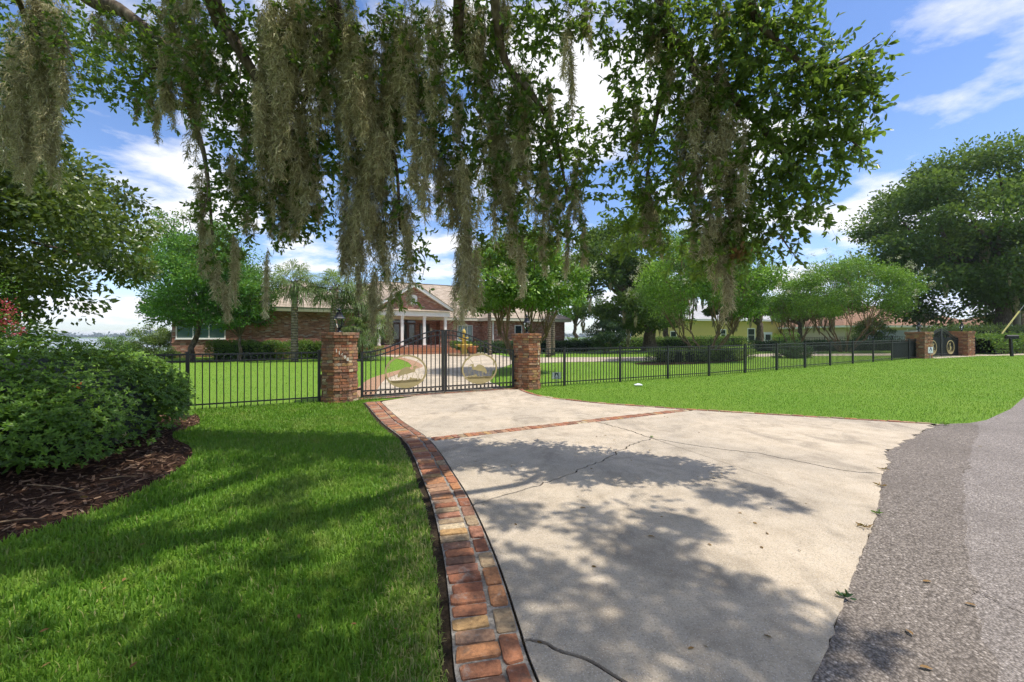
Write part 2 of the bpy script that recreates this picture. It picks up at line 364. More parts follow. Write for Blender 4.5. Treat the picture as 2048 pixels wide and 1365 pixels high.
def mk_misc():
    t = NT('window_glass'); t.col((0.025, 0.04, 0.04)); M['glass'] = t.set(0.04, 0, 0.8)
    t = NT('green_glass'); t.col((0.10, 0.19, 0.17)); M['gglass'] = t.set(0.06, 0, 0.8)
    t = NT('lamp_glass'); t.col((0.9, 0.93, 0.9)); M['lglass'] = t.set(0.03, 0, 0.5, 1.0, 1.12)
    t = NT('bark'); p = t.coord('Object', (5, 5, 1.2)); n = t.noise(p, 3.0, 6, 0.7); v = t.voro(t.coord('Object', (1, 1, 0.25)), 14)
    t.col(t.ramp(t.math('ADD', t.math('MULTIPLY', n, 0.7), t.math('MULTIPLY', v, 0.4)), [(0.25, (0.035, 0.026, 0.019)), (0.55, (0.115, 0.088, 0.064)), (0.8, (0.23, 0.19, 0.145))])); t.bump(n, 0.8, 0.03); M['bark'] = t.set(0.95, 0, 0.1)
    t = NT('crape_bark'); n = t.noise(t.coord('Object', (6, 6, 1.0)), 2.0, 4)
    t.col(t.ramp(n, [(0.3, (0.10, 0.065, 0.035)), (0.7, (0.27, 0.19, 0.115))])); M['cbark'] = t.set(0.8, 0, 0.2)
    t = NT('palm_trunk'); s = t.n('ShaderNodeSeparateXYZ'); c = t.coord(); t.l(c, s.inputs[0])
    w = t.math('SINE', t.math('MULTIPLY', s.outputs[2], 38.0)); n = t.noise(c, 7, 5)
    t.col(t.ramp(t.math('ADD', t.math('MULTIPLY', w, 0.12), n), [(0.3, (0.075, 0.06, 0.045)), (0.55, (0.20, 0.16, 0.115)), (0.8, (0.33, 0.28, 0.21))])); t.bump(w, 0.5, 0.03); M['ptrunk'] = t.set(0.9, 0, 0.1)
    t = NT('spanish_moss'); a = t.attr('tint')
    c = t.ramp(a, [(0, (0.22, 0.19, 0.09)), (0.5, (0.47, 0.425, 0.235)), (1, (0.76, 0.70, 0.46))])
    t.col(c); t.set(0.9, 0, 0.1)
    tr = t.n('ShaderNodeBsdfTranslucent'); t.l(c, tr.inputs['Color']); mx = t.n('ShaderNodeMixShader'); mx.inputs[0].default_value = 0.3
    t.l(t.b.outputs[0], mx.inputs[1]); t.l(tr.outputs[0], mx.inputs[2]); t.l(mx.outputs[0], t.o.inputs[0]); M['moss'] = t.m
    t = NT('water'); n = t.noise(t.pos((1, 0.3, 1)), 0.7, 4); t.col((0.10, 0.14, 0.16)); t.bump(n, 0.25, 0.1); M['water'] = t.set(0.14, 0, 0.5)
mk_misc()
M['oak'] = leafmat('oak_leaf', (0.049, 0.087, 0.017), (0.109, 0.189, 0.030), (0.258, 0.374, 0.052), 0.5, 0.38, 0.5)
M['oak2'] = leafmat('far_oak_leaf', (0.044, 0.085, 0.020), (0.099, 0.171, 0.036), (0.208, 0.295, 0.061), 0.3, 0.6, 0.2)
M['mag'] = leafmat('brownish_evergreen_leaf', (0.043, 0.063, 0.013), (0.101, 0.147, 0.024), (0.245, 0.270, 0.068), 0.3, 0.35, 0.5)
M['holly'] = leafmat('holly_leaf', (0.041, 0.108, 0.019), (0.085, 0.225, 0.036), (0.203, 0.390, 0.053), 0.35, 0.45, 0.3)
M['crape'] = leafmat('crape_myrtle_leaf', (0.054, 0.131, 0.016), (0.134, 0.284, 0.030), (0.316, 0.502, 0.061), 0.35, 0.42, 0.4)
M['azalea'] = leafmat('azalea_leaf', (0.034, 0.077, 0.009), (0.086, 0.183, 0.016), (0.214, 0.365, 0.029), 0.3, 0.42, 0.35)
M['hedge'] = leafmat('clipped_hedge_leaf', (0.040, 0.092, 0.017), (0.095, 0.193, 0.031), (0.273, 0.386, 0.084), 0.3, 0.5, 0.3)
M['darkbush'] = leafmat('dark_bush_leaf', (0.013, 0.034, 0.017), (0.029, 0.072, 0.033), (0.065, 0.124, 0.058), 0.25, 0.45, 0.3)
M['pale'] = leafmat('pale_shrub_leaf', (0.074, 0.122, 0.030), (0.166, 0.237, 0.062), (0.330, 0.402, 0.152), 0.4, 0.5, 0.3)
M['palm'] = leafmat('palm_leaf', (0.045, 0.082, 0.021), (0.117, 0.176, 0.048), (0.279, 0.339, 0.123), 0.35, 0.45, 0.35)
M['wflower'] = leafmat('cream_blossom', (0.35, 0.33, 0.22), (0.55, 0.52, 0.38), (0.72, 0.70, 0.58), 0.3, 0.7, 0.1)
M['pflower'] = leafmat('pink_blossom', (0.35, 0.02, 0.06), (0.60, 0.05, 0.12), (0.75, 0.16, 0.22), 0.3, 0.7, 0.1)
M['rflower'] = leafmat('red_blossom', (0.30, 0.03, 0.015), (0.50, 0.06, 0.02), (0.65, 0.12, 0.04), 0.3, 0.7, 0.1)
M['dead'] = leafmat('dead_leaf', (0.10, 0.05, 0.022), (0.22, 0.115, 0.045), (0.36, 0.22, 0.09), 0.25, 0.7, 0.2)
M['faroak'] = leafmat('distant_wood', (0.03, 0.05, 0.025), (0.045, 0.07, 0.035), (0.06, 0.09, 0.045), 0.2, 0.8, 0.1)

# ------------------------------------------------------------------ ground, lake, far shore
def grid_mesh(xs, ys, zf):
    X, Y = np.meshgrid(xs, ys); Z = zf(X, Y); v = np.stack([X.ravel(), Y.ravel(), Z.ravel()], 1)
    nx, ny = len(xs), len(ys); i = np.arange(nx - 1)[None] + nx * np.arange(ny - 1)[:, None]; i = i.ravel()
    return v, np.stack([i, i + 1, i + nx + 1, i + nx], 1)
xs = np.r_[np.linspace(-400, -60, 18), np.linspace(-56, 8, 33), np.linspace(10, 60, 21), np.linspace(80, 600, 14)]
ys = np.r_[np.linspace(-60, 90, 61), np.linspace(95, 160, 14), np.linspace(190, 420, 6)]
v, f = grid_mesh(xs, ys, gz)
tag(mobj('ground', raw_mesh('ground', v, [f]), M['lawn']), 'green lawn ground sloping down to the lake', kind='structure')
v, f = grid_mesh(np.linspace(-6000, 6000, 13), np.linspace(60, 6000, 13), lambda x, y: x * 0 - 2.4)
tag(mobj('lake_water', raw_mesh('lake_water', v, [f]), M['water']), 'pale calm lake behind the house', kind='structure')
v, f = grid_mesh(np.linspace(-5000, 5000, 60), np.r_[1500, 1540, 1700, 2200], lambda x, y: np.where(y < 1510, -2.6, np.where(y < 1600, 0.4, 2.0)))
tag(mobj('far_shore', raw_mesh('far_shore', v, [f]), M['lawn']), 'low far bank across the lake', kind='structure')

# ------------------------------------------------------------------ driveway outline (world metres)
INNER = spline([(1.15, -0.9), (0.75, 0.0), (0.36, 1.05), (0.103, 1.909), (0.029, 2.25), (-0.043, 2.61), (-0.139, 3.03), (-0.293, 3.61), (-0.462, 4.18), (-0.67, 4.79), (-0.95, 5.60), (-1.34, 6.55), (-2.08, 7.89), (-3.15, 10.13)], 14)
RIGHT = spline([(0.30, 12.55), (0.50, 11.75), (0.97, 10.85), (2.05, 9.93), (3.06, 9.41), (3.70, 9.09), (4.82, 8.61), (6.03, 8.14), (7.04, 7.72), (7.52, 7.53)], 12)
JOINT = np.array([(7.52, 7.53), (6.6, 6.85), (5.77, 6.27), (5.30, 5.92), (4.95, 5.63), (4.78, 5.42), (4.61, 5.2), (4.40, 5.0), (4.15, 4.77), (3.60, 4.16), (3.12, 3.64), (2.655, 3.18), (2.27, 2.81), (1.907, 2.45), (1.56, 2.1), (1.352, 1.909), (0.8, 1.35), (1.3, 0.2), (1.15, -0.9)])
EDGE_R = np.array([(7.52, 7.53), (8.2, 7.62), (8.77, 7.86), (10.5, 8.95), (13.0, 10.75), (18, 14.3), (26, 19.6), (40, 28.0), (60, 38)])
BAND_LO = [g(858, 886), (0.0, 0.0), g(1385, 823)]

def chain(pts, step=0.05, amp=0.018, seed=1):
    r = np.random.default_rng(seed); p = resample(np.asarray(pts, float), step)
    p = np.vstack([p, pts[-1]]); n = len(p); w = r.normal(0, amp, (n, 2)); w = (w + np.roll(w, 1, 0)) * 0.7
    w[0] = w[-1] = 0; return p + w
CR1 = chain([g(*q) for q in [(952, 1012), (985, 1003), (1030, 990), (1075, 975), (1120, 960), (1160, 942), (1200, 928), (1240, 905), (1270, 890), (1305, 880)]], seed=1)
CRR = chain([g(*q) for q in [(1305, 880), (1380, 893), (1450, 903), (1520, 911), (1600, 927), (1680, 944), (1764, 953)]], amp=0.012, seed=2)
CR3 = chain([g(*q) for q in [(1305, 880), (1270, 868), (1230, 856), (1190, 846)]], amp=0.012, seed=3)
CR2 = chain([g(*q) for q in [(1058, 1288), (1095, 1298), (1150, 1322), (1200, 1345), (1250, 1368)]] + [(0.62, 1.62), (0.72, 1.42)], amp=0.010, seed=4)
# concrete edge, 12 mm away from the bricks
def near_i(p, q): return int(np.argmin(np.sum((p - np.asarray(q))**2, 1)))
IN2 = offset(INNER, -0.014)                       # drive lies to the right of travel
def inner_between(a, b):
    i, j = near_i(IN2, a), near_i(IN2, b); return IN2[i:j + 1] if i <= j else IN2[j:i + 1][::-1]
BL0, BL1 = np.array(IN2[near_i(IN2, g(858, 886))]), np.array(g(1383, 824))
bd = (BL1 - BL0) / np.linalg.norm(BL1 - BL0); bn = np.array([-bd[1], bd[0]])
BU0, BU1 = BL0 + bn * 0.235, BL1 + bn * 0.225
def on_band(q): return BL0 + bd * np.dot(np.asarray(q) - BL0, bd)
c3e = on_band(CR3[-1]); CR3[-1] = c3e
RT2 = offset(RIGHT, -0.125)
ir = near_i(RT2, BL1)
jp = [tuple(p) for p in JOINT]
GAP = 0.0115
slabs = {}
left_low = inner_between(CR1[0], CR2[0]); left_tip = inner_between(CR2[0], (0.36, 1.05))
jr = np.random.default_rng(5)
def rough_joint(a):
    p = resample(np.asarray(a, float), 0.07); k = np.clip((p[:, 1] - 4.6) / 1.2, 0.12, 1)[:, None]
    return p + jr.normal(0, 0.035, p.shape) * k
J1 = rough_joint(JOINT[:9])                        # upper part of the joint with the road
J2 = rough_joint(JOINT[8:17])
slab_a = np.vstack([offset(CR1, -GAP)[::-1], inner_between(CR1[0], CR2[0])[1:], offset(CR2, GAP), J2[::-1], offset(CRR, -GAP)[::-1][1:]])
slab_t = np.vstack([offset(CR2, -GAP)[::-1], inner_between(CR2[0], (0.36, 1.05))[1:], [(0.72, 1.27)]])
slab_b = np.vstack([inner_between(BL0, CR1[0]), offset(CR1, GAP), offset(CR3, GAP)[1:]])
slab_c = np.vstack([offset(CR3, -GAP)[::-1], offset(CRR, GAP)[1:], J1[::-1][1:], RT2[ir:][::-1], [BL1]])
slab_d = np.vstack([[BU0], [BU1], RT2[1:near_i(RT2, BU1)][::-1], [(-0.5, 12.35), (-2.4, 11.25), (-3.08, 10.15)], inner_between((-3.15, 10.13), BU0)[1:-1]])
drive = empty('driveway', (0, 0, 0), kind='structure', label='pale concrete driveway apron with cracks running to the gate')
for nm, pl in (('slab', slab_a), ('slab', slab_t), ('slab', slab_b), ('slab', slab_c), ('slab', slab_d)):
    bm = bmesh.new(); vs = [bm.verts.new((p[0], p[1], 0.022)) for p in pl]; fc = bm.faces.new(vs)
    if fc.normal.z == 0: fc.normal_update()
    if fc.normal.z < 0: fc.normal_flip()
    bmesh.ops.triangulate(bm, faces=bm.faces[:], ngon_method='EAR_CLIP')
    ed = [e for e in bm.edges if e.is_boundary]
    ex = bmesh.ops.extrude_edge_only(bm, edges=ed)
    for x in ex['geom']:
        if isinstance(x, bmesh.types.BMVert): x.co.z = -0.03
    me = bpy.data.meshes.new('slab'); bm.to_mesh(me); bm.free(); mobj(nm, me, M['concrete'], drive)
DRIVE_POLY = np.vstack([offset(INNER, 0.36), [(-3.0, 11.4)], RIGHT, JOINT])
MB().sheet([tuple(p) for p in np.vstack([offset(INNER, 0.415), [(-2.2, 11.5)], offset(RIGHT, 0.03), JOINT[1:]])], 0.006).build('soil_bed', M['soil'], drive)

# road: two layers
road_l = np.vstack([JOINT[::-1][:-1][2:], EDGE_R])
ROAD_POLY = np.vstack([[(-6, -6.5), (-1.6, -1.6)], JOINT[::-1][2:-1], EDGE_R, [(64, 31), (20, 6.5), (9, -3.0), (3, -9)]])
MB().sheet([tuple(p) for p in ROAD_POLY], lambda x, y: gz1(x, y) * (1 if x > 8 else 0) + 0.009).build('road', M['asphalt']).update_tag()
tag(bpy.data.objects['road'], 'grey worn asphalt road along the right', kind='structure')
seam = [g(*q) for q in [(2010, 1400), (1994, 1341), (1969, 1256), (1947, 1166), (1932, 1080), (1928, 1020), (1930, 951), (1943, 900), (1962, 853)]]
patch = np.vstack([[(1.3, 0.2)], chain(seam, 0.08, 0.012, 9), [(8.2, 7.6)], JOINT[:17]])
tag(MB().sheet([tuple(p) for p in patch], 0.015).build('road_shoulder', M['asphalt_patch'], recalc=True), 'brownish coarse asphalt strip between driveway and road', kind='structure')
ROAD_CRACKS = [[g(1736, 1131), g(1790, 1140), g(1850, 1158), g(1945, 1183), g(2060, 1240)], [g(1768, 985), g(1850, 1000), g(1930, 1022), g(2020, 1050)]]
for k, q in enumerate(ROAD_CRACKS):
    c = chain(q, 0.09, 0.007, 20 + k); wv = 0.0012 + 0.0012 * np.abs(np.random.default_rng(k).normal(size=len(c)))
    a = c + np.stack([wv, -wv], 1); b = c - np.stack([wv, -wv], 1); n = len(c)
    v = np.vstack([np.c_[a, np.full(n, 0.0185)], np.c_[b, np.full(n, 0.0185)]]); i = np.arange(n - 1)
    mobj('crack', raw_mesh('crack', v, [np.stack([i, i + 1, n + i + 1, n + i], 1)]), M['soil'], bpy.data.objects['road_shoulder'])

# ------------------------------------------------------------------ brick edging, every brick its own piece
def worn_brick(seed):
    r = random.Random(seed); bm = bmesh.new(); bmesh.ops.create_cube(bm, size=1.0)
    bmesh.ops.bevel(bm, geom=bm.edges[:], offset=0.085, segments=1, affect='EDGES')
    for v in bm.verts:
        v.co += Vector((r.uniform(-.035, .035), r.uniform(-.05, .05), r.uniform(-.03, .03)))
    me = bpy.data.meshes.new('brick'); bm.to_mesh(me); bm.free(); me.materials.append(M['brick']); return me
BR = [worn_brick(k) for k in range(8)]
def put_brick(parent, x, y, z, ang, l, w, h):
    o = bpy.data.objects.new('brick', BR[random.randrange(8)]); C.objects.link(o); o.parent = parent
    o.location = (x, y, z); o.scale = (l, w, h); o.rotation_euler = (random.uniform(-.02, .02), random.uniform(-.02, .02), ang + random.uniform(-.025, .025)); return o
def strip_mesh(p, a, b, z):
    l, r_ = offset(p, a), offset(p, b); n = len(p)
    v = np.vstack([np.c_[l, np.full(n, z)], np.c_[r_, np.full(n, z)]]); i = np.arange(n - 1)
    return raw_mesh('strip', v, [np.stack([n + i, n + i + 1, i + 1, i], 1)])
vis = INNER[near_i(INNER, (0.5, 0.7)):]
bord = mobj('brick_border', strip_mesh(resample(vis, 0.1), 0.345, 0.002, 0.024), M['mortar']); tag(bord, 'curving border of old red bricks between left lawn and driveway', kind='structure')
for row, (off, step, l, w) in enumerate(((0.232, 0.108, 0.205, 0.094), (0.062, 0.212, 0.1, 0.197))):
    p = offset(resample(vis, 0.02), off); p = resample(p, step); t = np.gradient(p, axis=0)
    for q, d in zip(p, t):
        a = math.atan2(d[1], d[0]); put_brick(bord, q[0] + random.uniform(-.006, .006), q[1], 0.008 + random.uniform(-.005, .005), a + math.pi / 2, l * random.uniform(.93, 1.03), w * random.uniform(.9, 1.0), 0.062)
bl = np.array([BL0 + bn * 0.115, BL1 + bn * 0.11]); blr = resample(bl, 0.105)
band = mobj('brick_band', strip_mesh(resample(np.array([BL0 + bd * -0.0, BL1]), 0.2), 0.228, 0.006, 0.0205), M['mortar']); tag(band, 'straight band of worn bricks crossing the driveway before the gate', kind='structure')
for q in blr[1:]:
    if random.random() < 0.3:
        for s in (-0.055, 0.055): put_brick(band, q[0] + bn[0] * s, q[1] + bn[1] * s, 0.0 + random.uniform(-.004, .004), math.atan2(bn[1], bn[0]), 0.1, 0.098, 0.06)
    else: put_brick(band, q[0], q[1], 0.001 + random.uniform(-.005, .004), math.atan2(bn[1], bn[0]), 0.208, 0.096, 0.06)
rb = resample(RIGHT, 0.1)
bord2 = mobj('brick_border', strip_mesh(rb, -0.002, -0.115, 0.020), M['mortar']); tag(bord2, 'thin brick edging along the right lawn of the driveway', kind='structure')
p = resample(offset(resample(RIGHT, 0.02), -0.058), 0.212); t = np.gradient(p, axis=0)
for q, d in zip(p, t): put_brick(bord2, q[0], q[1], 0.004 + random.uniform(-.006, .006), math.atan2(d[1], d[0]), 0.2, 0.098, 0.062)
# threshold bricks under the gate
th = np.array([uv(1.75, 11.06), uv(6.25, 11.06)]); thm = mobj('brick_threshold', strip_mesh(resample(th, 0.3), 0.16, -0.16, 0.0265), M['mortar']); tag(thm, 'brick threshold strip under the iron gate', kind='structure')
for q in resample(th, 0.108): put_brick(thm, q[0], q[1], 0.004, TH + math.pi / 2, 0.205, 0.096, 0.06)

# inner court behind the gate
court = [g(*q) for q in [(742, 795), (768, 760), (805, 746), (842, 735), (840, 729), (826, 722), (796, 714), (700, 712), (700, 705), (960, 705), (1030, 716), (1130, 715.5), (1275, 715.5), (1420, 713), (1560, 712), (1700, 706), (1830, 703), (1860, 716), (1830, 719), (1560, 717), (1420, 719), (1275, 723), (1130, 725), (1026, 728), (985, 743), (980, 765), (1010, 777)]]
MB().sheet(court, lambda x, y: gz1(x, y) + 0.012).build('forecourt', M['concrete'], recalc=True)
tag(bpy.data.objects['forecourt'], 'pale concrete forecourt drive behind the gate', kind='structure')
COURT = np.array(court)
ce = offset(spline(court[0:7], 8), 0.0); mobj('brick_edging', strip_mesh(resample(ce, 0.3), 0.55, -0.05, 0.017), M['brick']); tag(bpy.data.objects['brick_edging'], 'brick edging curving along the left lawn behind the gate', kind='structure')
FG = np.vstack([[uv(35.5, 10.0)], [uv(43.5, 10.0)], [(60, 30)], [(60, 34)], [uv(43.5, 12.5)], [uv(35.5, 12.5)]])
MB().sheet([(26.3, 26.2), (31.0, 28.2), (40, 29.3), (70, 31), (70, 33), (40, 31.0), (30.6, 29.9), (26.0, 28.0)], lambda x, y: gz1(x, y) + 0.014).build('neighbour_driveway', M['concrete'])
tag(bpy.data.objects['neighbour_driveway'], 'concrete drive strip before the far gate', kind='structure')

# ------------------------------------------------------------------ mulch bed
BED = np.vstack([spline([g(-400, 1240), g(-200, 1165), g(0, 1088), (-3.75, 3.45), g(120, 1050), g(220, 1012), g(300, 975), g(352, 945), g(384, 912), g(378, 893), g(345, 872), (-5.6, 7.6), (-6.2, 8.4)], 8), [(-13, 9.0), (-13, 2.0)]])
bed = MB().sheet([tuple(p) for p in BED], 0.007).build('mulch_bed', M['mulch'], recalc=True); tag(bed, 'dark bark mulch bed under the azalea hedge', kind='structure')

# ------------------------------------------------------------------ brick pillars
def pillar(name, label, u, v, apo, courses, faces, proud, ch=0.0745, group=None, loc=None, rz=TH, sides=8):
    x, y = uv(u, v) if loc is None else loc
    z0 = gz1(x, y); e = empty(name, (x, y, z0), rz, label, 'pillar', group)
    A = math.pi / sides
    core = []
    for k in range(courses): core.append(proud[k])
    m = MB()
    for k in range(courses):
        a = apo + proud[k] - 0.014; r = a / math.cos(A)
        m.prism([(r * math.cos(A + 2 * A * i), r * math.sin(A + 2 * A * i)) for i in range(sides)], k * ch - (0.02 if k == 0 else -0.0005), (k + 1) * ch)
    m.build('mortar_core', M['mortar2'], e)
    back = MB()
    for k in range(courses):
        for i in range(sides):
            ang = -math.pi / 2 + 2 * A * i
            a = apo + proud[k]; s = 2 * a * math.tan(A); n_ = max(2, round(s / 0.17)) if sides == 8 else max(2, round(s / 0.24))
            cuts = [0.0]
            sh = 0.28 if k % 2 else 0.0
            for j in range(1, n_ + (1 if sh else 0)): cuts.append(min(0.93, (j - sh) / n_ + random.uniform(-.05, .05)))
            cuts.append(1.0)
            for j in range(len(cuts) - 1):
                l = (cuts[j + 1] - cuts[j]) * s - 0.009
                if l < 0.02: continue
                cx = (cuts[j] + cuts[j + 1]) / 2 * s - s / 2
                dep = 0.075; rr = a - dep / 2 + random.uniform(-.006, .006)
                px = rr * math.cos(ang) - cx * math.sin(ang); py = rr * math.sin(ang) + cx * math.cos(ang)
                if i in faces:
                    o = put_brick(e, px, py, (k + 0.5) * ch, ang + math.pi / 2, l, dep, ch - 0.009)
                else:
                    c, s_ = math.cos(ang + math.pi / 2), math.sin(ang + math.pi / 2)
                    q = [(-l / 2, -dep / 2), (l / 2, -dep / 2), (l / 2, dep / 2), (-l / 2, dep / 2)]
                    back.prism([(px + a_ * c - b_ * s_, py + a_ * s_ + b_ * c) for a_, b_ in q], k * ch + 0.004, (k + 1) * ch - 0.004)
    if back.v: tag(back.build('brick_backing', M['brick'], e), kind='stuff')
    return e, z0 + courses * ch
PR = [0.03, 0.03, 0.0, 0.0, 0.022, 0.022, 0.022, 0.022, 0.022, 0.0, 0.018, 0.018, 0.018, 0.0, 0.018, 0.018, 0.018, 0.018, 0.0, 0.0, 0.02, 0.05, 0.05]
PU1, PU2, GV = 1.335, 6.63, 11.04
p1, zt1 = pillar('gate_pillar', 'octagonal red brick gate pillar carrying the house number', PU1, GV, 0.385, 23, (0, 1, 2, 6, 7), PR, 0.0725, 'front gate pillars')
p2, zt2 = pillar('gate_pillar', 'octagonal brick gate pillar with small yard sign beside it', PU2, GV, 0.375, 23, (0, 1, 2, 6, 7), PR, 0.0725, 'front gate pillars')
# house number, slanting down across the front face
nf = 0
for i, ch_ in enumerate('11698'):
    cu = bpy.data.curves.new('digit', 'FONT'); cu.body = ch_; cu.size = 0.105; cu.extrude = 0.006; cu.align_x = 'CENTER'; cu.align_y = 'CENTER'; cu.offset = 0.004
    tmp = bpy.data.objects.new('digit', cu); C.objects.link(tmp); dg = bpy.context.evaluated_depsgraph_get()
    me = bpy.data.meshes.new_from_object(tmp.evaluated_get(dg)); bpy.data.objects.remove(tmp); me.materials.clear()
    o = mobj('digit', me, M['digit'], p1); o.rotation_euler = (R(90), 0, 0)
    o.location = (-0.115 + 0.062 * i, -0.385 - 0.04, 1.235 - 0.052 * i)

def lantern(x, y, z, label, s=1.0):
    e = empty('post_lantern', (x, y, z), TH, label, 'lamp', 'lanterns on the gate pillars'); e.scale = (s, s, s)
    m = MB(); m.lathe([(0.075, 0), (0.075, 0.012), (0.035, 0.03), (0.03, 0.085), (0.055, 0.10), (0.055, 0.112)], 12); m.build('base', M['bronze'], e, True)
    n = 6; prof = [(0.062, 0.112), (0.10, 0.20), (0.118, 0.30), (0.112, 0.335)]
    for k in range(n):
        a0, a1 = 2 * math.pi * k / n, 2 * math.pi * (k + 1) / n; m = MB(); vs = []
        for r, zz_ in prof: vs += [(r * math.cos(a0), r * math.sin(a0), zz_), (r * math.cos(a1), r * math.sin(a1), zz_)]
        m.add(vs, [(2 * i, 2 * i + 1, 2 * i + 3, 2 * i + 2) for i in range(len(prof) - 1)])
        pn = m.build('glass_pane', M['lglass'], e)
    m = MB()
    for k in range(n):
        a0 = 2 * math.pi * k / n; m.tube([(r * 1.01 * math.cos(a0), r * 1.01 * math.sin(a0), zz_) for r, zz_ in prof], 0.006, 5)
    m.build('cage', M['bronze'], e)
    m = MB(); m.lathe([(0.138, 0.325), (0.138, 0.34), (0.105, 0.375), (0.075, 0.43), (0.062, 0.475), (0.062, 0.488), (0.02, 0.50), (0.018, 0.515)], 6); m.build('roof', M['bronze'], e)
    m = MB(); m.lathe([(0.015, 0.51), (0.05, 0.525), (0.058, 0.54), (0.04, 0.56), (0.014, 0.572), (0.012, 0.60)], 12); m.build('finial', M['bronze'], e, True)
    m = MB()
    for a in (0, 2.1, 4.2): m.tube([(0.018 * math.cos(a), 0.018 * math.sin(a), 0.11), (0.03 * math.cos(a), 0.03 * math.sin(a), 0.2)], 0.006, 6)
    m.build('candle_holder', M['cream'], e)
    return e
x, y = uv(PU1, GV); lantern(x, y, zt1, 'glass and black metal lantern on the numbered gate pillar')
x, y = uv(PU2, GV); lantern(x, y, zt2, 'glass and black metal lantern on the gate pillar next to the long right fence', 0.97)

# ------------------------------------------------------------------ gates
def medallion(parent, cx, cz, rx, rz_, flip, y=-0.03, detail=True):
    e = bpy.data.objects.new('medallion', None); link(e, parent); e.location = (cx, y, cz); e.scale = (-1 if flip else 1, 1, 1)
    N = 40; th = 0.012
    ring = MB()
    for k in range(N):
        a0, a1 = 2 * math.pi * k / N, 2 * math.pi * (k + 1) / N
        q = [(rx * math.cos(a0), rz_ * math.sin(a0)), (rx * math.cos(a1), rz_ * math.sin(a1)), (rx * .92 * math.cos(a1), rz_ * .90 * math.sin(a1)), (rx * .92 * math.cos(a0), rz_ * .90 * math.sin(a0))]
        ring.prism_y(q, -th, th)
    ring.build('ring', M['gold'], e, recalc=True)
    def pl(name, pts, t=0.005): return MB().prism_y([(p[0] * rx, p[1] * rz_) for p in pts], -t, t).build(name, M['gold'], e, recalc=True)
    r = random.Random(3)
    top = []
    for k in range(25):
        xx = -0.86 + 1.72 * k / 24; top.append((xx, -0.52 + 0.08 * math.sin(xx * 4) - 0.10 * (abs(xx) > .55) + (0.17 * r.random() if k % 2 else 0.0)))
    low = [(math.cos(t) * .96, math.sin(t) * .96) for t in np.linspace(-0.18 * math.pi, -0.82 * math.pi, 16)]
    pl('marsh_ground', top + low)
    if not detail:
        pl('heron', [(-.1, -.45), (-.22, -.05), (-.12, .12), (.1, .2), (.06, .38), (.0, .5), (.08, .6), (.2, .52), (.4, .48), (.2, .44), (.24, .2), (.16, -.1), (.05, -.45)])
    else:
        pl('heron', [(-.42, -.30), (-.36, -.05), (-.20, .17), (-.02, .27), (.13, .26), (.20, .16), (.28, .08), (.34, .16), (.33, .27), (.40, .33), (.50, .30), (.66, .14), (.50, .22), (.45, .20), (.44, .05), (.36, -.07), (.24, -.08), (.10, -.14), (-.10, -.18), (-.26, -.22), (-.34, -.36)])
        for a, b in (((-.12, -.17), (-.20, -.58)), ((.02, -.14), (.06, -.34)), ((.06, -.34), (-.03, -.6)), ((-.22, -.2), (-.12, -.38))):
            dx = 0.013; pl('heron_leg', [(a[0] - dx, a[1]), (a[0] + dx, a[1]), (b[0] + dx, b[1]), (b[0] - dx, b[1])])
    def reed(p):
        m = MB(); w = 0.006
        m.tube([(q[0] * rx, 0, q[1] * rz_) for q in p], [w] * (len(p) - 1) + [w * .4], 5); m.build('reed', M['gold'], e)
    reed([(-.08, .3), (-.06, .6), (-.07, .9)]); reed([(.36, .35), (.52, .6), (.60, .68)]); reed([(.60, .68), (.48, .82), (.36, .86)]); reed([(.60, .60), (.72, .66), (.84, .55)])
    reed([(.58, -.5), (.62, -.1), (.62, .32)]); reed([(.28, -.5), (.32, -.2), (.42, 0.0)]); reed([(.42, .0), (.52, -.25), (.58, -.52)])
    reed([(-.5, -.45), (-.56, -.15), (-.7, .05)]); reed([(-.7, -.5), (-.78, -.1), (-.8, .25)]); reed([(.70, -.55), (.76, -.25), (.88, -.3)])
    pl('cattail', [(-.825, .2), (-.775, .2), (-.775, .4), (-.80, .45), (-.825, .4)])
    return e
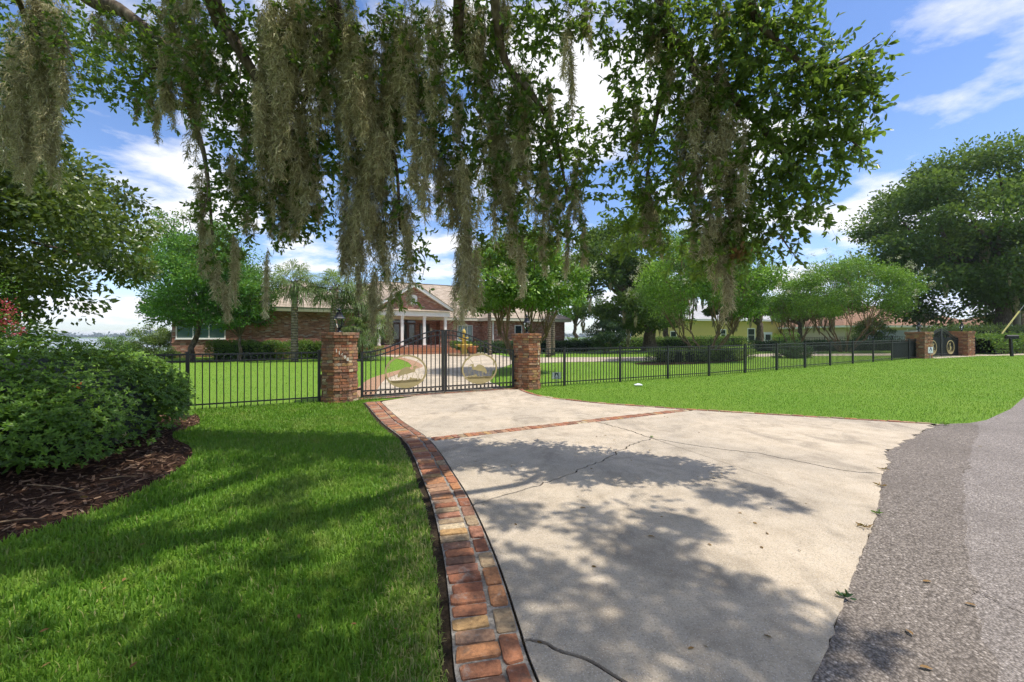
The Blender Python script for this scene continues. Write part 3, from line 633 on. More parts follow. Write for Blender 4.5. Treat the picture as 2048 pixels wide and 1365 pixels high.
def gate(name, label, loc, rz, wid, z0h, z1h, nb, backing=False, detail=True, group=None):
    e = empty(name, loc, rz, label, 'gate', group); bz = 0.07
    top = lambda t: z0h + (z1h - z0h) * (0.5 - 0.5 * math.cos(math.pi * t))     # t 0 at hinge .. 1 at middle
    for side in (0, 1):
        lf = bpy.data.objects.new('gate_leaf', None); link(lf, e)
        hx = 0.0 if side == 0 else wid; sg = 1 if side == 0 else -1; L = wid / 2 - 0.012
        X = lambda t: hx + sg * (t * L)
        fr = MB()
        fr.bar((X(0) + sg * .03, 0, bz - .02), (X(0) + sg * .03, 0, z0h), 0.06); fr.bar((X(1) - sg * .03, 0, bz - .02), (X(1) - sg * .03, 0, z1h + .01), 0.06)
        ts = np.linspace(0, 1, 25)
        for a, b in zip(ts[:-1], ts[1:]):
            fr.bar((X(a), 0, top(a)), (X(b), 0, top(b)), 0.045, 0.032); fr.bar((X(a), 0, top(a) - .125), (X(b), 0, top(b) - .125), 0.04, 0.026)
        fr.bar((X(0.01), 0, bz), (X(.99), 0, bz), 0.04, 0.035); fr.bar((X(0.01), 0, bz + .125), (X(.99), 0, bz + .125), 0.04, 0.028)
        fr.build('frame', M['black'], lf)
        for k in range(1, nb):
            t = k / nb; mc, mz, mrx, mrz = X(0.52 if detail else 0.48), 0.64 if detail else 0.62, 0.55 if detail else 0.52, 0.435 if detail else 0.47
            m = MB(); q = (X(t) - mc) / (mrx * .95)
            if abs(q) < 1 and detail: hz_ = mrz * .93 * math.sqrt(1 - q * q); m.box(X(t) - .0105, X(t) + .0105, -.0105, .0105, bz, mz - hz_); m.box(X(t) - .0105, X(t) + .0105, -.0105, .0105, mz + hz_, top(t) - .004)
            else: m.box(X(t) - .0105, X(t) + .0105, -.0105, .0105, bz, top(t) - .004)
            m.build('picket', M['black'], lf)
        if detail:
            for k in range(nb):
                cx = X((k + .5) / nb); m = MB(); pts = [(cx + .046 * math.cos(a), 0, bz + .0625 + .046 * math.sin(a)) for a in np.linspace(0, 2 * math.pi, 13)]
                m.tube(pts, 0.006, 4, False); m.build('ring', M['black'], lf)
        if backing:
            MB().box(min(X(0.03), X(.97)), max(X(0.03), X(.97)), .012, .02, bz + .03, z0h + .04).build('mesh_backing', M['screen'], lf)
        medallion(lf, X(0.52 if detail else 0.48), 0.64 if detail else 0.62, 0.55 if detail else 0.52, 0.435 if detail else 0.47, side == 1, -0.03, detail)
        hg = MB(); hg.box(min(X(0) - sg * .09, X(0)), max(X(0) - sg * .09, X(0)), -.02, .02, .22, .27); hg.box(min(X(0) - sg * .09, X(0)), max(X(0) - sg * .09, X(0)), -.02, .02, z0h - .22, z0h - .17); hg.build('hinge', M['black'], lf)
    MB().bar((wid / 2, -.035, 0.02), (wid / 2, -.035, .45), .016).build('drop_bolt', M['black'], e)
    return e
gx, gy = uv(1.83, GV); gate('driveway_gate', 'arched black double gate with gold heron medallions between the octagonal pillars', (gx, gy, 0.02), TH, 4.35, 1.15, 1.72, 18)

# ------------------------------------------------------------------ fences
PK = {}
def fence(name, label, us, v, zf, post_end=(True, True), npk=18, h=1.2, screens=(), pos=None):
    p0 = pos(us[0]) if pos else uv(us[0], v); e = empty(name, (p0[0], p0[1], 0), 0, label, 'fence')
    if 'p' not in PK:
        PK['p'] = MB().box(-.0095, .0095, -.0095, .0095, 0, 1).mesh('picket'); PK['p'].materials.append(M['black'])
        m = MB(); m.box(-.032, .032, -.032, .032, 0, 1); PK['post'] = m.mesh('post'); PK['post'].materials.append(M['black'])
        m = MB(); m.box(-.039, .039, -.039, .039, 0, .018); m.prism([(-.03, -.03), (.03, -.03), (.03, .03), (-.03, .03)], .018, .03); PK['cap'] = m.mesh('post_cap'); PK['cap'].materials.append(M['black'])
    def put(me, nm, x, y, z, sz=1.0, par=e):
        o = bpy.data.objects.new(nm, me); C.objects.link(o); o.parent = par; o.location = (x - p0[0], y - p0[1], z) if par is e else (0, 0, z)
        o.rotation_euler = (0, 0, TH) if par is e else (0, 0, 0); o.scale = (1, 1, sz) if par is e else (1, 1, 1); return o
    for i, u in enumerate(us):
        x, y = pos(u) if pos else uv(u, v)
        if (i == 0 and not post_end[0]) or (i == len(us) - 1 and not post_end[1]): continue
        z = zf(x, y); po = put(PK['post'], 'post', x, y, z - .05, h + .07); c = put(PK['cap'], 'post_cap', x, y, z + h + .02)
    for i in range(len(us) - 1):
        a = us[i]; b = us[i + 1]; k = max(2, round(npk * (b - a) / 2.38))
        A = pos(a) if pos else uv(a, v); B = pos(b) if pos else uv(b, v); za, zb = zf(*A), zf(*B)
        for hh, w_ in ((h - .012, .034), (h - .15, .026), (.13, .03)):
            m = MB(); m.bar((A[0] - p0[0], A[1] - p0[1], za + hh), (B[0] - p0[0], B[1] - p0[1], zb + hh), .03, w_); m.build('rail', M['black'], e)
        for j in range(1, k + 1):
            t = j / (k + 1); put(PK['p'], 'picket', A[0] + (B[0] - A[0]) * t, A[1] + (B[1] - A[1]) * t, za + (zb - za) * t + .035, h - .035)
        if i in screens:
            m = MB(); m.bar((A[0] - p0[0] - SU * .03, A[1] - p0[1] + CU * .03, za + .62), (B[0] - p0[0] - SU * .03, B[1] - p0[1] + CU * .03, zb + .62), .006, .95); m.build('mesh_screen', M['screen'], e)
    return e
fence('iron_fence', 'black picket fence between azalea hedge and numbered pillar', [-6.5, -4.05, -1.62, 0.885], GV, lambda x, y: 0.0)
fence('iron_fence', 'long black picket fence receding right from the gate to the far pillars', [7.06, 8.03] + [8.03 + 2.365 * k for k in range(1, 12)] + [35.1], GV, gz1, screens=(11, 12))

# ------------------------------------------------------------------ second gate far right
P2R = [0.03, 0.0, 0.02, 0.02, 0.0, 0.02, 0.02, 0.02, 0.0, 0.02, 0.02, 0.02, 0.0, 0.02, 0.02, 0.0, 0.02, 0.02, 0.0, 0.03, 0.05, 0.05]
R2 = math.atan2(29.2 - 26.9, 30.9 - 25.75)
q1, z1 = pillar('far_gate_pillar', 'square brick pillar at the far gate where the long fence ends', 0, 0, 0.47, 22, (0, 3), P2R, 0.076, 'far gate pillars', loc=(25.75, 26.9), rz=R2, sides=4)
q2, z2 = pillar('far_gate_pillar', 'square brick pillar on the far side of the distant gate', 0, 0, 0.47, 22, (0, 3), P2R, 0.076, 'far gate pillars', loc=(30.9, 29.2), rz=R2, sides=4)
lantern(25.75, 26.9, z1, 'small lantern on the far gate pillar at the fence end', 1.05); lantern(30.9, 29.2, z2, 'small lantern on the rightmost far gate pillar', 1.05)
c2, s2 = math.cos(R2), math.sin(R2)
gate('driveway_gate', 'distant arched black gate with mesh backing and two gold ovals', (25.75 + .56 * c2, 26.9 + .56 * s2, gz1(27, 27) + .02), R2, math.hypot(5.15, 2.3) - 1.12, 1.25, 1.85, 15, True, False)
x2, y2 = 30.9 + .55 * c2, 29.2 + .55 * s2
fence('iron_fence', 'short black fence stub right of the far gate', [0, 1.4], 0, gz1, pos=lambda u: (x2 + u * c2, y2 + u * s2))

# ------------------------------------------------------------------ the brick house
HU, HV = 11.2, 39.0
hx, hy = uv(HU, HV)
house = empty('brick_house', (hx, hy, 0), TH, 'long single storey red brick house with white pedimented portico', 'house')
def L(u, v): return (u - HU, v - HV)
def wallbox(u0, u1, v0, v1, z1, nm='wall'):
    a, b = L(u0, v0); c, d = L(u1, v1)
    w = MB().box(a, c, b, d, -.1, z1).build(nm, M['hbrick'], house)
    MB().box(a - .045, c + .045, b - .045, d + .045, 1.12, 1.20).build('belt_course', M['hbrick'], w); return w
def hip(u0, u1, v0, v1, ze, zr, ov=0.55, nm='roof', fas='fascia', end=(1, 1)):
    u0 -= ov; u1 += ov; v0 -= ov; v1 += ov; m = MB(); hw = (v1 - v0) / 2
    a = L(u0, v0); b = L(u1, v1); r0 = a[0] + hw * end[0]; r1 = b[0] - hw * end[1]; mid = (a[1] + b[1]) / 2
    vs = [(a[0], a[1], ze), (b[0], a[1], ze), (b[0], b[1], ze), (a[0], b[1], ze), (r0, mid, zr), (r1, mid, zr)]
    m.add(vs, [(0, 1, 5, 4), (1, 2, 5), (2, 3, 4, 5), (3, 0, 4), (3, 2, 1, 0)]); r = m.build(nm, M['roof'], house)
    f = MB(); f.box(a[0] + .03, b[0] - .03, a[1] + .03, b[1] - .03, ze - .30, ze - .004); f.build(fas, M['cream'] if fas == 'cornice' else M['fascia'], r)
    rc = MB(); rc.bar((r0, mid, zr + .02), (r1, mid, zr + .02), .22, .05)
    for s, d in (((a[0], a[1], ze + .02), (r0, mid, zr + .02)), ((b[0], a[1], ze + .02), (r1, mid, zr + .02))): rc.bar(s, d, .2, .045)
    rc.build('ridge_cap', M['roof'], r); return r
wallbox(-6.9, -1.5, 40.5, 49, 3.35); wallbox(-1.5, 5.2, 34.2, 47, 3.40); wallbox(5.2, 7.8, 41.5, 52, 3.30); wallbox(7.8, 14.6, 42.6, 52, 3.30)
wallbox(14.6, 19.2, 41.5, 52, 3.30); wallbox(19.2, 28.4, 39.0, 52, 3.30)
hip(-6.9, -1.0, 40.5, 49, 3.65, 6.2); hip(-1.5, 5.2, 34.2, 47, 3.68, 6.35, end=(.5, .5)); hip(3.0, 28.4, 41.5, 54.5, 3.58, 7.7, fas='cornice'); hip(19.2, 28.4, 39.0, 52, 3.54, 6.9, fas='cornice', end=(.7, .7))
# portico
pf = 39.0; pw = 3.15
MB().box(-3.35, 3.35, 0.0, 3.6, -.05, 0.80).build('porch_floor', M['hbrick'], house)
for k in range(5):
    MB().box(-3.5 - .32 * k, 3.5 + .32 * k, -.36 * (k + 1), .30, -.05 if k == 4 else .64 - .16 * k - .165, .64 - .16 * k).build('step', M['terra'] if False else M['brick'], house)
for cx in (-pw, -1.05, 1.05, pw):
    m = MB(); m.box(cx - .15, cx + .15, .12, .42, .80, .96); m.box(cx - .12, cx + .12, .15, .39, .96, 3.34); m.box(cx - .165, cx + .165, .105, .435, 3.34, 3.52)
    m.build('column', M['white'], house)
MB().box(-3.5, 3.5, -.02, 3.6, 3.52, 4.02).build('entablature', M['white'], house)
m = MB(); m.prism_y([(-3.45, 4.16), (3.45, 4.16), (0, 6.28)], .25, .5); gb = m.build('gable_wall', M['hbrick'], house, recalc=True)
m = MB(); m.add([(-3.75, -.25, 4.02), (3.75, -.25, 4.02), (3.55, .3, 4.2), (-3.55, .3, 4.2)], [(0, 1, 2, 3)]); m.build('pent_roof', M['roof'], house)
for sg in (-1, 1):
    m = MB(); ln = math.hypot(3.95, 2.45); d = (3.95 / ln, -2.45 / ln); n_ = (2.45 / ln, 3.95 / ln)
    q = [(0, 6.62), (sg * 3.95, 4.17), (sg * 3.62, 4.10), (0, 6.25)]
    m.prism_y(q, -.2, .42); m.build('raking_cornice', M['white'], house, recalc=True)
    m = MB(); m.prism_y([(0, 6.68), (sg * 4.02, 4.2), (sg * 3.97, 4.15), (0, 6.615)], -.26, 8.5); m.build('gable_roof', M['roof'], house, recalc=True)
m = MB(); m.box(-.36, .36, .18, .26, 4.62, 5.32); m.prism_y([(-.36, 5.32), (.36, 5.32), (.26, 5.47), (0, 5.53), (-.26, 5.47)], .18, .26); m.build('gable_vent', M['white'], house, recalc=True)
# doors and windows
def door(u0, u1, z1, arch=False):
    a = u0 - HU; b = u1 - HU; y = 42.6 - HV; m = MB(); m.box(a, b, y - .10, y - .005, .80, z1); d = m.build('door', M['wood'], house)
    n_ = max(1, round((b - a) / .75)); w = (b - a) / n_
    for k in range(n_): MB().box(a + k * w + .13, a + (k + 1) * w - .13, y - .115, y - .1, 1.35, z1 - .16).build('door_pane', M['glass'], d)
    MB().box(b - .20, b - .16, y - .16, y - .10, 1.75, 1.95).build('handle', M['gold'], d)
door(8.15, 9.25, 3.0); door(10.05, 12.35, 3.0); door(12.75, 13.85, 2.95)
m = MB(); m.prism_y([(-1.2, 3.02)] + [(1.2 * math.cos(t), 3.02 + .42 * math.sin(t)) for t in np.linspace(math.pi * .97, math.pi * .03, 9)] + [(1.2, 3.02)], 3.48, 3.59); m.build('fanlight', M['glass'], house, recalc=True)
def window(u0, u1, z0, z1, v, panes=1, arch=0.0, gl='glass', dep=.06):
    a = u0 - HU; b = u1 - HU; y = v - HV; w_ = MB(); fr = .07
    w_.box(a - fr, b + fr, y - dep, y - .004, z0 - fr, z0); w_.box(a - fr, b + fr, y - dep, y - .004, z1, z1 + fr); w_.box(a - fr, a, y - dep, y - .004, z0, z1); w_.box(b, b + fr, y - dep, y - .004, z0, z1)
    for k in range(1, panes): c = a + (b - a) * k / panes; w_.box(c - .04, c + .04, y - dep + .004, y - .004, z0, z1)
    o = w_.build('window', M['white'], house); s = MB().box(a - fr - .03, b + fr + .03, y - dep - .06, y - .004, z0 - fr - .06, z0 - fr - .002).build('sill', M['white'], o)
    for k in range(panes):
        c0 = a + (b - a) * k / panes; c1 = a + (b - a) * (k + 1) / panes; MB().box(c0 + .03, c1 - .03, y - .03, y - .008, z0 + .002, z1 - .002).build('pane', M[gl], o)
    if arch:
        c = (a + b) / 2; h = (b - a) / panes / 2 + .04
        MB().prism_y([(c - h, z1 + .01)] + [(c + h * math.cos(t), z1 + .01 + arch * math.sin(t)) for t in np.linspace(math.pi * .95, math.pi * .05, 9)] + [(c + h, z1 + .01)], y - dep - .01, y - .004).build('arch_head', M['white'], o, recalc=True)
    return o
window(16.55, 18.15, 1.25, 2.75, 41.5, 3, .22, 'gglass'); window(22.0, 22.75, 1.1, 2.75, 39.0, 1); window(-6.6, -3.6, 1.5, 2.55, 40.5, 3, 0, 'gglass')
m = MB(); m.bar((19.35 - HU, 39.0 - HV - .08, 3.2), (19.35 - HU, 39.0 - HV - .08, .2), .1); m.bar((22.95 - HU, 39 - HV - .07, 1.3), (22.95 - HU, 39 - HV - .07, .1), .09); m.build('downspout', M['white'], house)
for u in (9.6, 13.95):
    m = MB(); m.box(u - HU - .1, u - HU + .1, 3.36, 3.55, 2.1, 2.5); m.build('wall_lamp', M['cream'], house)

# ------------------------------------------------------------------ forecourt things
fx, fy = g(928, 712)
fo = empty('fountain', (fx, fy, 0), 0, 'yellow tiered garden fountain on the forecourt', 'fountain')
MB().lathe([(1.35, 0), (1.35, .16), (1.15, .18), (1.12, .08)], 24).build('base_ring', M['brick'], fo)
MB().lathe([(.42, 0), (.42, .1), (.26, .2), (.22, .62), (.30, .70), (.70, .86), (.76, .98), (.70, .96), (.3, .86)], 24).build('lower_bowl', M['fount'], fo, True)
MB().lathe([(.2, .88), (.17, 1.35), (.24, 1.4), (.44, 1.48), (.48, 1.56), (.2, 1.54)], 24).build('upper_bowl', M['fount'], fo, True)
MB().lathe([(.14, 1.5), (.10, 1.85), (.17, 1.95), (.12, 2.1), (.03, 2.26)], 16).build('finial', M['fount'], fo, True)
for u, lab in ((7.0, 'terracotta pot at the left end of the porch steps'), (16.3, 'terracotta pot at the right end of the porch steps')):
    x, y = uv(u, 37.2); po = empty('flower_pot', (x, y, 0), 0, lab, 'pot', 'pots by the porch steps')
    MB().lathe([(.34, 0), (.5, .55), (.58, .60), (.58, .72), (.5, .72), (.45, .6)], 20).build('pot', M['terra'], po, True)
    MB().lathe([(.02, .6), (.45, .66), (.44, .67), (.02, .68)], 12).build('potting_soil', M['soil'], po)

# ------------------------------------------------------------------ yard signs and small things
def yard_sign(x, y, label, s, rz):
    z = gz1(x, y); e = empty('yard_sign', (x, y, z), rz, label, 'sign', 'security yard signs'); e.scale = (s, s, s)
    MB().box(-.010, .010, -.004, .004, -.05, .30).build('stake', M['wire'], e)
    MB().box(-.145, .145, -.012, -.004, .25, .47).build('board', M['plastic'], e)
    MB().box(-.150, .150, -.0125, -.003, .235, .25).build('board_edge', M['blue'], e)
    m = MB(); m.prism_y([(-.088, .325), (-.050, .325), (.0, .425), (.050, .325), (.088, .325), (.025, .455), (-.025, .455)], -.0155, -.0122); m.build('emblem', M['blue'], e, recalc=True)
    m = MB(); m.box(-.07, .07, -.0145, -.0122, .283, .290); m.box(-.012, .012, -.0145, -.0122, .296, .310); m.build('print_line', M['blue'], e)
x, y = g(1113, 772); yard_sign(x, y, 'white yard sign with dark blue chevron beside the right gate pillar', 0.92, R(4))
x, y = 24.9, 25.3; yard_sign(x, y, 'small white chevron sign far off by the far gate pillar', 1.6, R(20))
x, y = g(1276, 773)
m = MB(); m.add([(-.10, -.07, .035), (.02, -.085, .05), (.13, -.06, .04), (.12, .075, .055), (.01, .08, .07), (-.11, .06, .045), (0, 0, .085), (-.10, -.07, .02), (.02, -.085, .03), (.13, -.06, .02), (.12, .075, .02), (.01, .08, .02), (-.11, .06, .02)], [(0, 1, 6), (1, 2, 6), (2, 3, 6), (3, 4, 6), (4, 5, 6), (5, 0, 6), (0, 7, 8, 1), (1, 8, 9, 2), (2, 9, 10, 3), (3, 10, 11, 4), (4, 11, 12, 5), (5, 12, 7, 0)])
tag(m.build('crumpled_paper', M['plastic'], loc=(x, y, .01)), 'small white crumpled paper lying on the right lawn', 'litter')
# mailbox post
mx_, my_ = (2022 - 1024) / F * 27.5, 27.5; mb = empty('mailbox', (mx_, my_, gz1(mx_, my_)), 0, 'black mailbox on a leaning post at the right road verge', 'mailbox')
MB().bar((0.06, 0, 0), (-.04, 0, 1.16), .12).build('post', M['post'], mb)
m = MB(); m.prism_y([(-.13, 1.14), (.13, 1.14), (.13, 1.30)] + [(.13 * math.cos(t), 1.30 + .1 * math.sin(t)) for t in np.linspace(.3, math.pi - .3, 6)] + [(-.13, 1.30)], -.32, .25); mo = m.build('box', M['post'], mb, recalc=True); mo.rotation_euler = (0, 0, R(70))
MB().box(.135, .145, -.1, .0, 1.22, 1.36).build('flag', M['rflower'], mb)
# guy wire with yellow sleeve
a = W(1975, 692, 33); a[2] = gz1(a[0], a[1]); b = W(2180, 440, 33)
gw = empty('guy_wire', tuple(a), 0, 'slanting steel guy wire with yellow sleeve at far right', 'wire')
d = (b - a); MB().tube([(0, 0, 0), tuple(d)], .02, 6).build('cable', M['wire'], gw); MB().tube([tuple(d * .02), tuple(d * .31)], .055, 8).build('sleeve', M['sleeve'], gw)
# utility pole
px_, py_ = (2034 - 1024) / F * 42, 42.0; po = empty('utility_pole', (px_, py_, gz1(px_, py_)), 0, 'grey wooden utility pole behind the shrubs at far right', 'pole')
MB().tube([(0, 0, 0), (0, 0, 4), (0, 0, 8.5)], [.28, .25, .2], 10).build('shaft', M['concrete2'], po, True)
MB().bar((-.9, 0, 7.9), (.9, 0, 7.9), .12).build('crossarm', M['concrete2'], po)

# ------------------------------------------------------------------ neighbouring houses
def nhouse(name, label, loc, rz, l, dpt, ze, zr, wm, rm, wins=(), doors=(), ov=.6, gable=False, trim='white'):
    e = empty(name, (*loc, gz1(*loc)), rz, label, 'house'); MB().box(0, l, 0, dpt, -.3, ze).build('wall', M[wm], e)
    m = MB(); h = dpt / 2 + ov; r0 = -ov if gable else -ov + h * .8; r1 = l + ov if gable else l + ov - h * .8
    m.add([(-ov, -ov, ze), (l + ov, -ov, ze), (l + ov, dpt + ov, ze), (-ov, dpt + ov, ze), (r0, dpt / 2, zr), (r1, dpt / 2, zr)], [(0, 1, 5, 4), (1, 2, 5), (2, 3, 4, 5), (3, 0, 4), (3, 2, 1, 0)]); r = m.build('roof', M[rm], e)
    MB().box(-ov + .02, l + ov - .02, -ov + .02, dpt + ov - .02, ze - .26, ze - .004).build('fascia', M[trim], r)
    for (x0, x1, z0, z1) in wins:
        m = MB(); m.box(x0 - .13, x1 + .13, -.07, -.004, z0 - .13, z0); m.box(x0 - .13, x1 + .13, -.07, -.004, z1, z1 + .13); m.box(x0 - .13, x0, -.07, -.004, z0, z1); m.box(x1, x1 + .13, -.07, -.004, z0, z1); m.box(x0, x1, -.06, -.006, (z0 + z1) / 2 - .03, (z0 + z1) / 2 + .03)
        o = m.build('window', M['white'], e); MB().box(x0 + .002, x1 - .002, -.03, -.008, z0 + .002, z1 - .002).build('pane', M['glass'], o)
    for (x0, x1, z1) in doors:
        o = MB().box(x0 - .2, x1 + .2, -.06, -.004, 0, z1 + .2).build('door_frame', M['white'], e); MB().box(x0, x1, -.10, -.062, 0, z1).build('door_leaf', M['plastic'], o); MB().box(x0 + .15, x1 - .15, -.115, -.102, z1 * .45, z1 - .2).build('door_pane', M['glass'], o)
    return e
yl = (W(1338, 0, 66)[0], 66.0)
yh = nhouse('yellow_house', 'yellow stucco house behind the crape myrtles on the right', yl, R(12), 38, 12, 4.2, 7.0, 'yellow', 'roof3', [(.3, 1.2, .6, 2.2), (9.2, 10.0, 1.2, 2.5), (14.2, 15.4, .7, 2.7), (17.0 + 14, 32.2, .4, 2.4), (34.5, 35.6, .4, 2.4)], [(17.3, 18.6, 2.0)])
MB().box(19.3, 30, -2.6, -2.3, 0, 1.15).build('garden_wall', M['yellow'], yh); MB().box(19.2, 30.1, -2.72, -2.2, 1.155, 1.36).build('wall_coping', M['cream'], yh)
for xx in (26.5, 36.5): MB().box(xx, xx + .35, -.15, -.004, 0, 3.0).build('pilaster', M['white'], yh)
bl_ = (W(1690, 0, 58)[0], 58.0)
nhouse('brown_roof_house', 'tan bungalow with wide brown roof behind the far gate', bl_, R(3), 19.0, 14, 2.75, 6.0, 'tan', 'roof2', [(9, 10.5, .9, 2.2), (14, 15.5, .9, 2.2)], [], .9)
bl2 = (W(2010, 0, 50)[0], 50.0)
nhouse('bungalow', 'small tan bungalow with low brown roof at the right edge', bl2, R(0), 12, 9, 2.6, 4.1, 'tan', 'roof2', [(.8, 2.0, .9, 2.1), (4, 5.4, .9, 2.1)], [], .7)
# parked camper
cx_, cy_ = W(1752, 0, 50)[0], 50.0; ca = empty('camper', (cx_, cy_, gz1(cx_, cy_)), R(4), 'white camper trailer parked before the brown roofed house', 'camper')
MB().prism_y([(0, .5), (4.6, .5), (4.75, .9), (4.75, 1.75), (4.5, 1.95), (.35, 1.95), (0, 1.5)], -1, 1).build('body', M['plastic'], ca, recalc=True)
MB().box(3.2, 4.4, -1.02, -1.004, 1.45, 1.72).build('window_pane', M['glass'], ca)
for xx in (1.6, 2.4): m = MB(); m.tube([(xx, -1.03, .34), (xx, -.8, .34)], .34, 14); m.build('wheel', M['post'], ca)

# ------------------------------------------------------------------ foliage helpers
def unit(a): return a / (np.linalg.norm(a, axis=-1, keepdims=True) + 1e-9)
OVAL = (np.array([(0, 0, 0), (.30, .20, .05), (.70, .19, .05), (1, 0, -.04), (.70, -.19, .05), (.30, -.20, .05)]), [np.array([[0, 1, 2, 3]]), np.array([[0, 3, 4, 5]])])
KITE = (np.array([(0, 0, 0), (.45, .27, .07), (1, 0, -.05), (.45, -.27, .07)]), [np.array([[0, 1, 2]]), np.array([[0, 2, 3]])])
LEAF4 = (np.array([(0, 0, 0), (.45, .21, .05), (1, 0, -.04), (.45, -.21, .05)]), [np.array([[0, 1, 2]]), np.array([[0, 2, 3]])])
LANCE = (np.array([(0, 0, 0), (.40, .13, .03), (1, 0, -.10), (.40, -.13, .03)]), [np.array([[0, 1, 2]]), np.array([[0, 2, 3]])])
def leaves(name, P, A, S, T, tpl, mat, parent=None, N=None, r=rng):
    P = np.asarray(P, float); n = len(P); A = unit(np.asarray(A, float))
    Nr = unit(r.normal(size=(n, 3))) if N is None else unit(N)
    B = unit(np.cross(Nr, A)); Nn = np.cross(A, B)
    tv, tf = tpl; k = len(tv); S = np.broadcast_to(np.asarray(S, float), (n,))
    V = P[:, None, :] + S[:, None, None] * (tv[None, :, 0:1] * A[:, None] + tv[None, :, 1:2] * B[:, None] + tv[None, :, 2:3] * Nn[:, None])
    fs = [(np.arange(n)[:, None] * k + f[0][None]).astype(np.int32) for f in tf]
    fa = np.concatenate(fs) if all(f.shape[1] == fs[0].shape[1] for f in fs) else None
    me = raw_mesh(name, V.reshape(-1, 3), [fa] if fa is not None else fs)
    at = me.attributes.new('tint', 'FLOAT', 'POINT'); at.data.foreach_set('value', np.repeat(np.clip(T, 0, 1), k).astype(np.float32))
    return mobj(name, me, mat, parent)
def ball(n, r=rng):
    d = unit(r.normal(size=(n, 3))); return d * (r.random((n, 1)) ** (1 / 2.2)), d
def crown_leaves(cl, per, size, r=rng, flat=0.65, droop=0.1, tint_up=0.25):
    """cl: array (m,4) of clump centres and radii -> P, A, S, T"""
    Ps, As, Ss, Ts = [], [], [], []
    for c in cl:
        n = max(6, int(per * r.uniform(.7, 1.3))); q, d = ball(n, r)
        Ps.append(c[:3] + q * c[3] * np.array([1, 1, flat]) + r.normal(0, c[3] * .08, (n, 3)))
        As.append(d * .8 + r.normal(size=(n, 3)) * .6 + np.array([0, 0, -droop])); Ss.append(size * r.uniform(.65, 1.25, n))
        Ts.append(np.clip(.42 + r.normal(0, .20) + tint_up * q[:, 2] + r.normal(0, .24, n), 0, 1))  # lighter clump tops and wide tint spread put sun and shade into leaf colour
    return np.vstack(Ps), np.vstack(As), np.concatenate(Ss), np.concatenate(Ts)
def ell_clumps(c, rad, m, rc, r=rng, zmin=-0.75, shell=.55):
    o = []
    while len(o) < m:
        d = unit(r.normal(size=3)); s = shell + (1 - shell) * r.random() ** .6 if r.random() < .8 else r.random() * shell
        p = d * s
        if p[2] < zmin: continue
        o.append([*(np.asarray(c) + p * np.asarray(rad)), rc * r.uniform(.65, 1.25)])
    return np.array(o)
def limb(m, a, b, r0, r1, r=rng, bend=.12, n=6, seg=6):
    a = np.asarray(a, float); b = np.asarray(b, float); L_ = np.linalg.norm(b - a); t = np.linspace(0, 1, n)[:, None]
    p = a + (b - a) * t + np.sin(t * math.pi) * r.normal(0, bend * L_, 3) * .6 + np.array([0, 0, .12 * L_]) * np.sin(t * math.pi)
    m.tube([tuple(q) for q in p], list(np.linspace(r0, r1, n)), seg)
def tree(name, label, base, trunk, crown_c, crown_r, m, per, rc, lsize, mat, bark='bark', tpl=KITE, seed=1, flat=.65, stems=1, zmin=-.75, group=None, cat='tree', shell=.55, tint_up=.25, nlimb=14, spread=.5, lean=(0, 0)):
    r = np.random.default_rng(seed); b = np.array([*base, gz1(*base)]) if len(base) == 2 else np.array(base, float)
    e = empty(name, tuple(b), 0, label, cat, group); cc = np.asarray(crown_c, float) - b
    cl = ell_clumps(cc, crown_r, m, rc, r, zmin, shell)
    tr = MB(); h, r0 = trunk; tops = []
    for s in range(stems):
        a = 2 * math.pi * s / stems + r.uniform(-.3, .3); off = np.array([math.cos(a), math.sin(a), 0]) * (spread if stems > 1 else 0)
        st = off * .18; tp = off * 1.0 + np.array([lean[0], lean[1], h * r.uniform(.85, 1.1)])
        n = 7; t = np.linspace(0, 1, n)[:, None]; p = st + (tp - st) * t ** (1.25 if stems > 1 else 1) + r.normal(0, .03 * h, (n, 3)) * np.sin(t * math.pi) * np.array([1, 1, 0])
        p[:, 2] = np.linspace(-.1, tp[2], n); rad = list(np.linspace(1, .62, n) * r0)
        if stems == 1: rad[0] *= 1.5; rad[1] *= 1.12
        tr.tube([tuple(q) for q in p], rad, 9 if stems == 1 else 6); tops.append((p[-1], rad[-1]))
    tr.build('trunk', M[bark], e, True)
    lm = MB(); order = r.permutation(len(cl))[:nlimb]
    for i in order:
        d2 = [np.linalg.norm(cl[i, :3] - t_[0]) for t_ in tops]; tp, rr = tops[int(np.argmin(d2))]
        limb(lm, tp - np.array([0, 0, .15 * h * r.random()]), cl[i, :3], rr * .55, .02 + rr * .08, r)
    lm.build('limbs', M[bark], e, True)
    P, A, S, T = crown_leaves(cl, per, lsize, r, flat, .1, tint_up)
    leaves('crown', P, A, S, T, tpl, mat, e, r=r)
    return e, cl, r

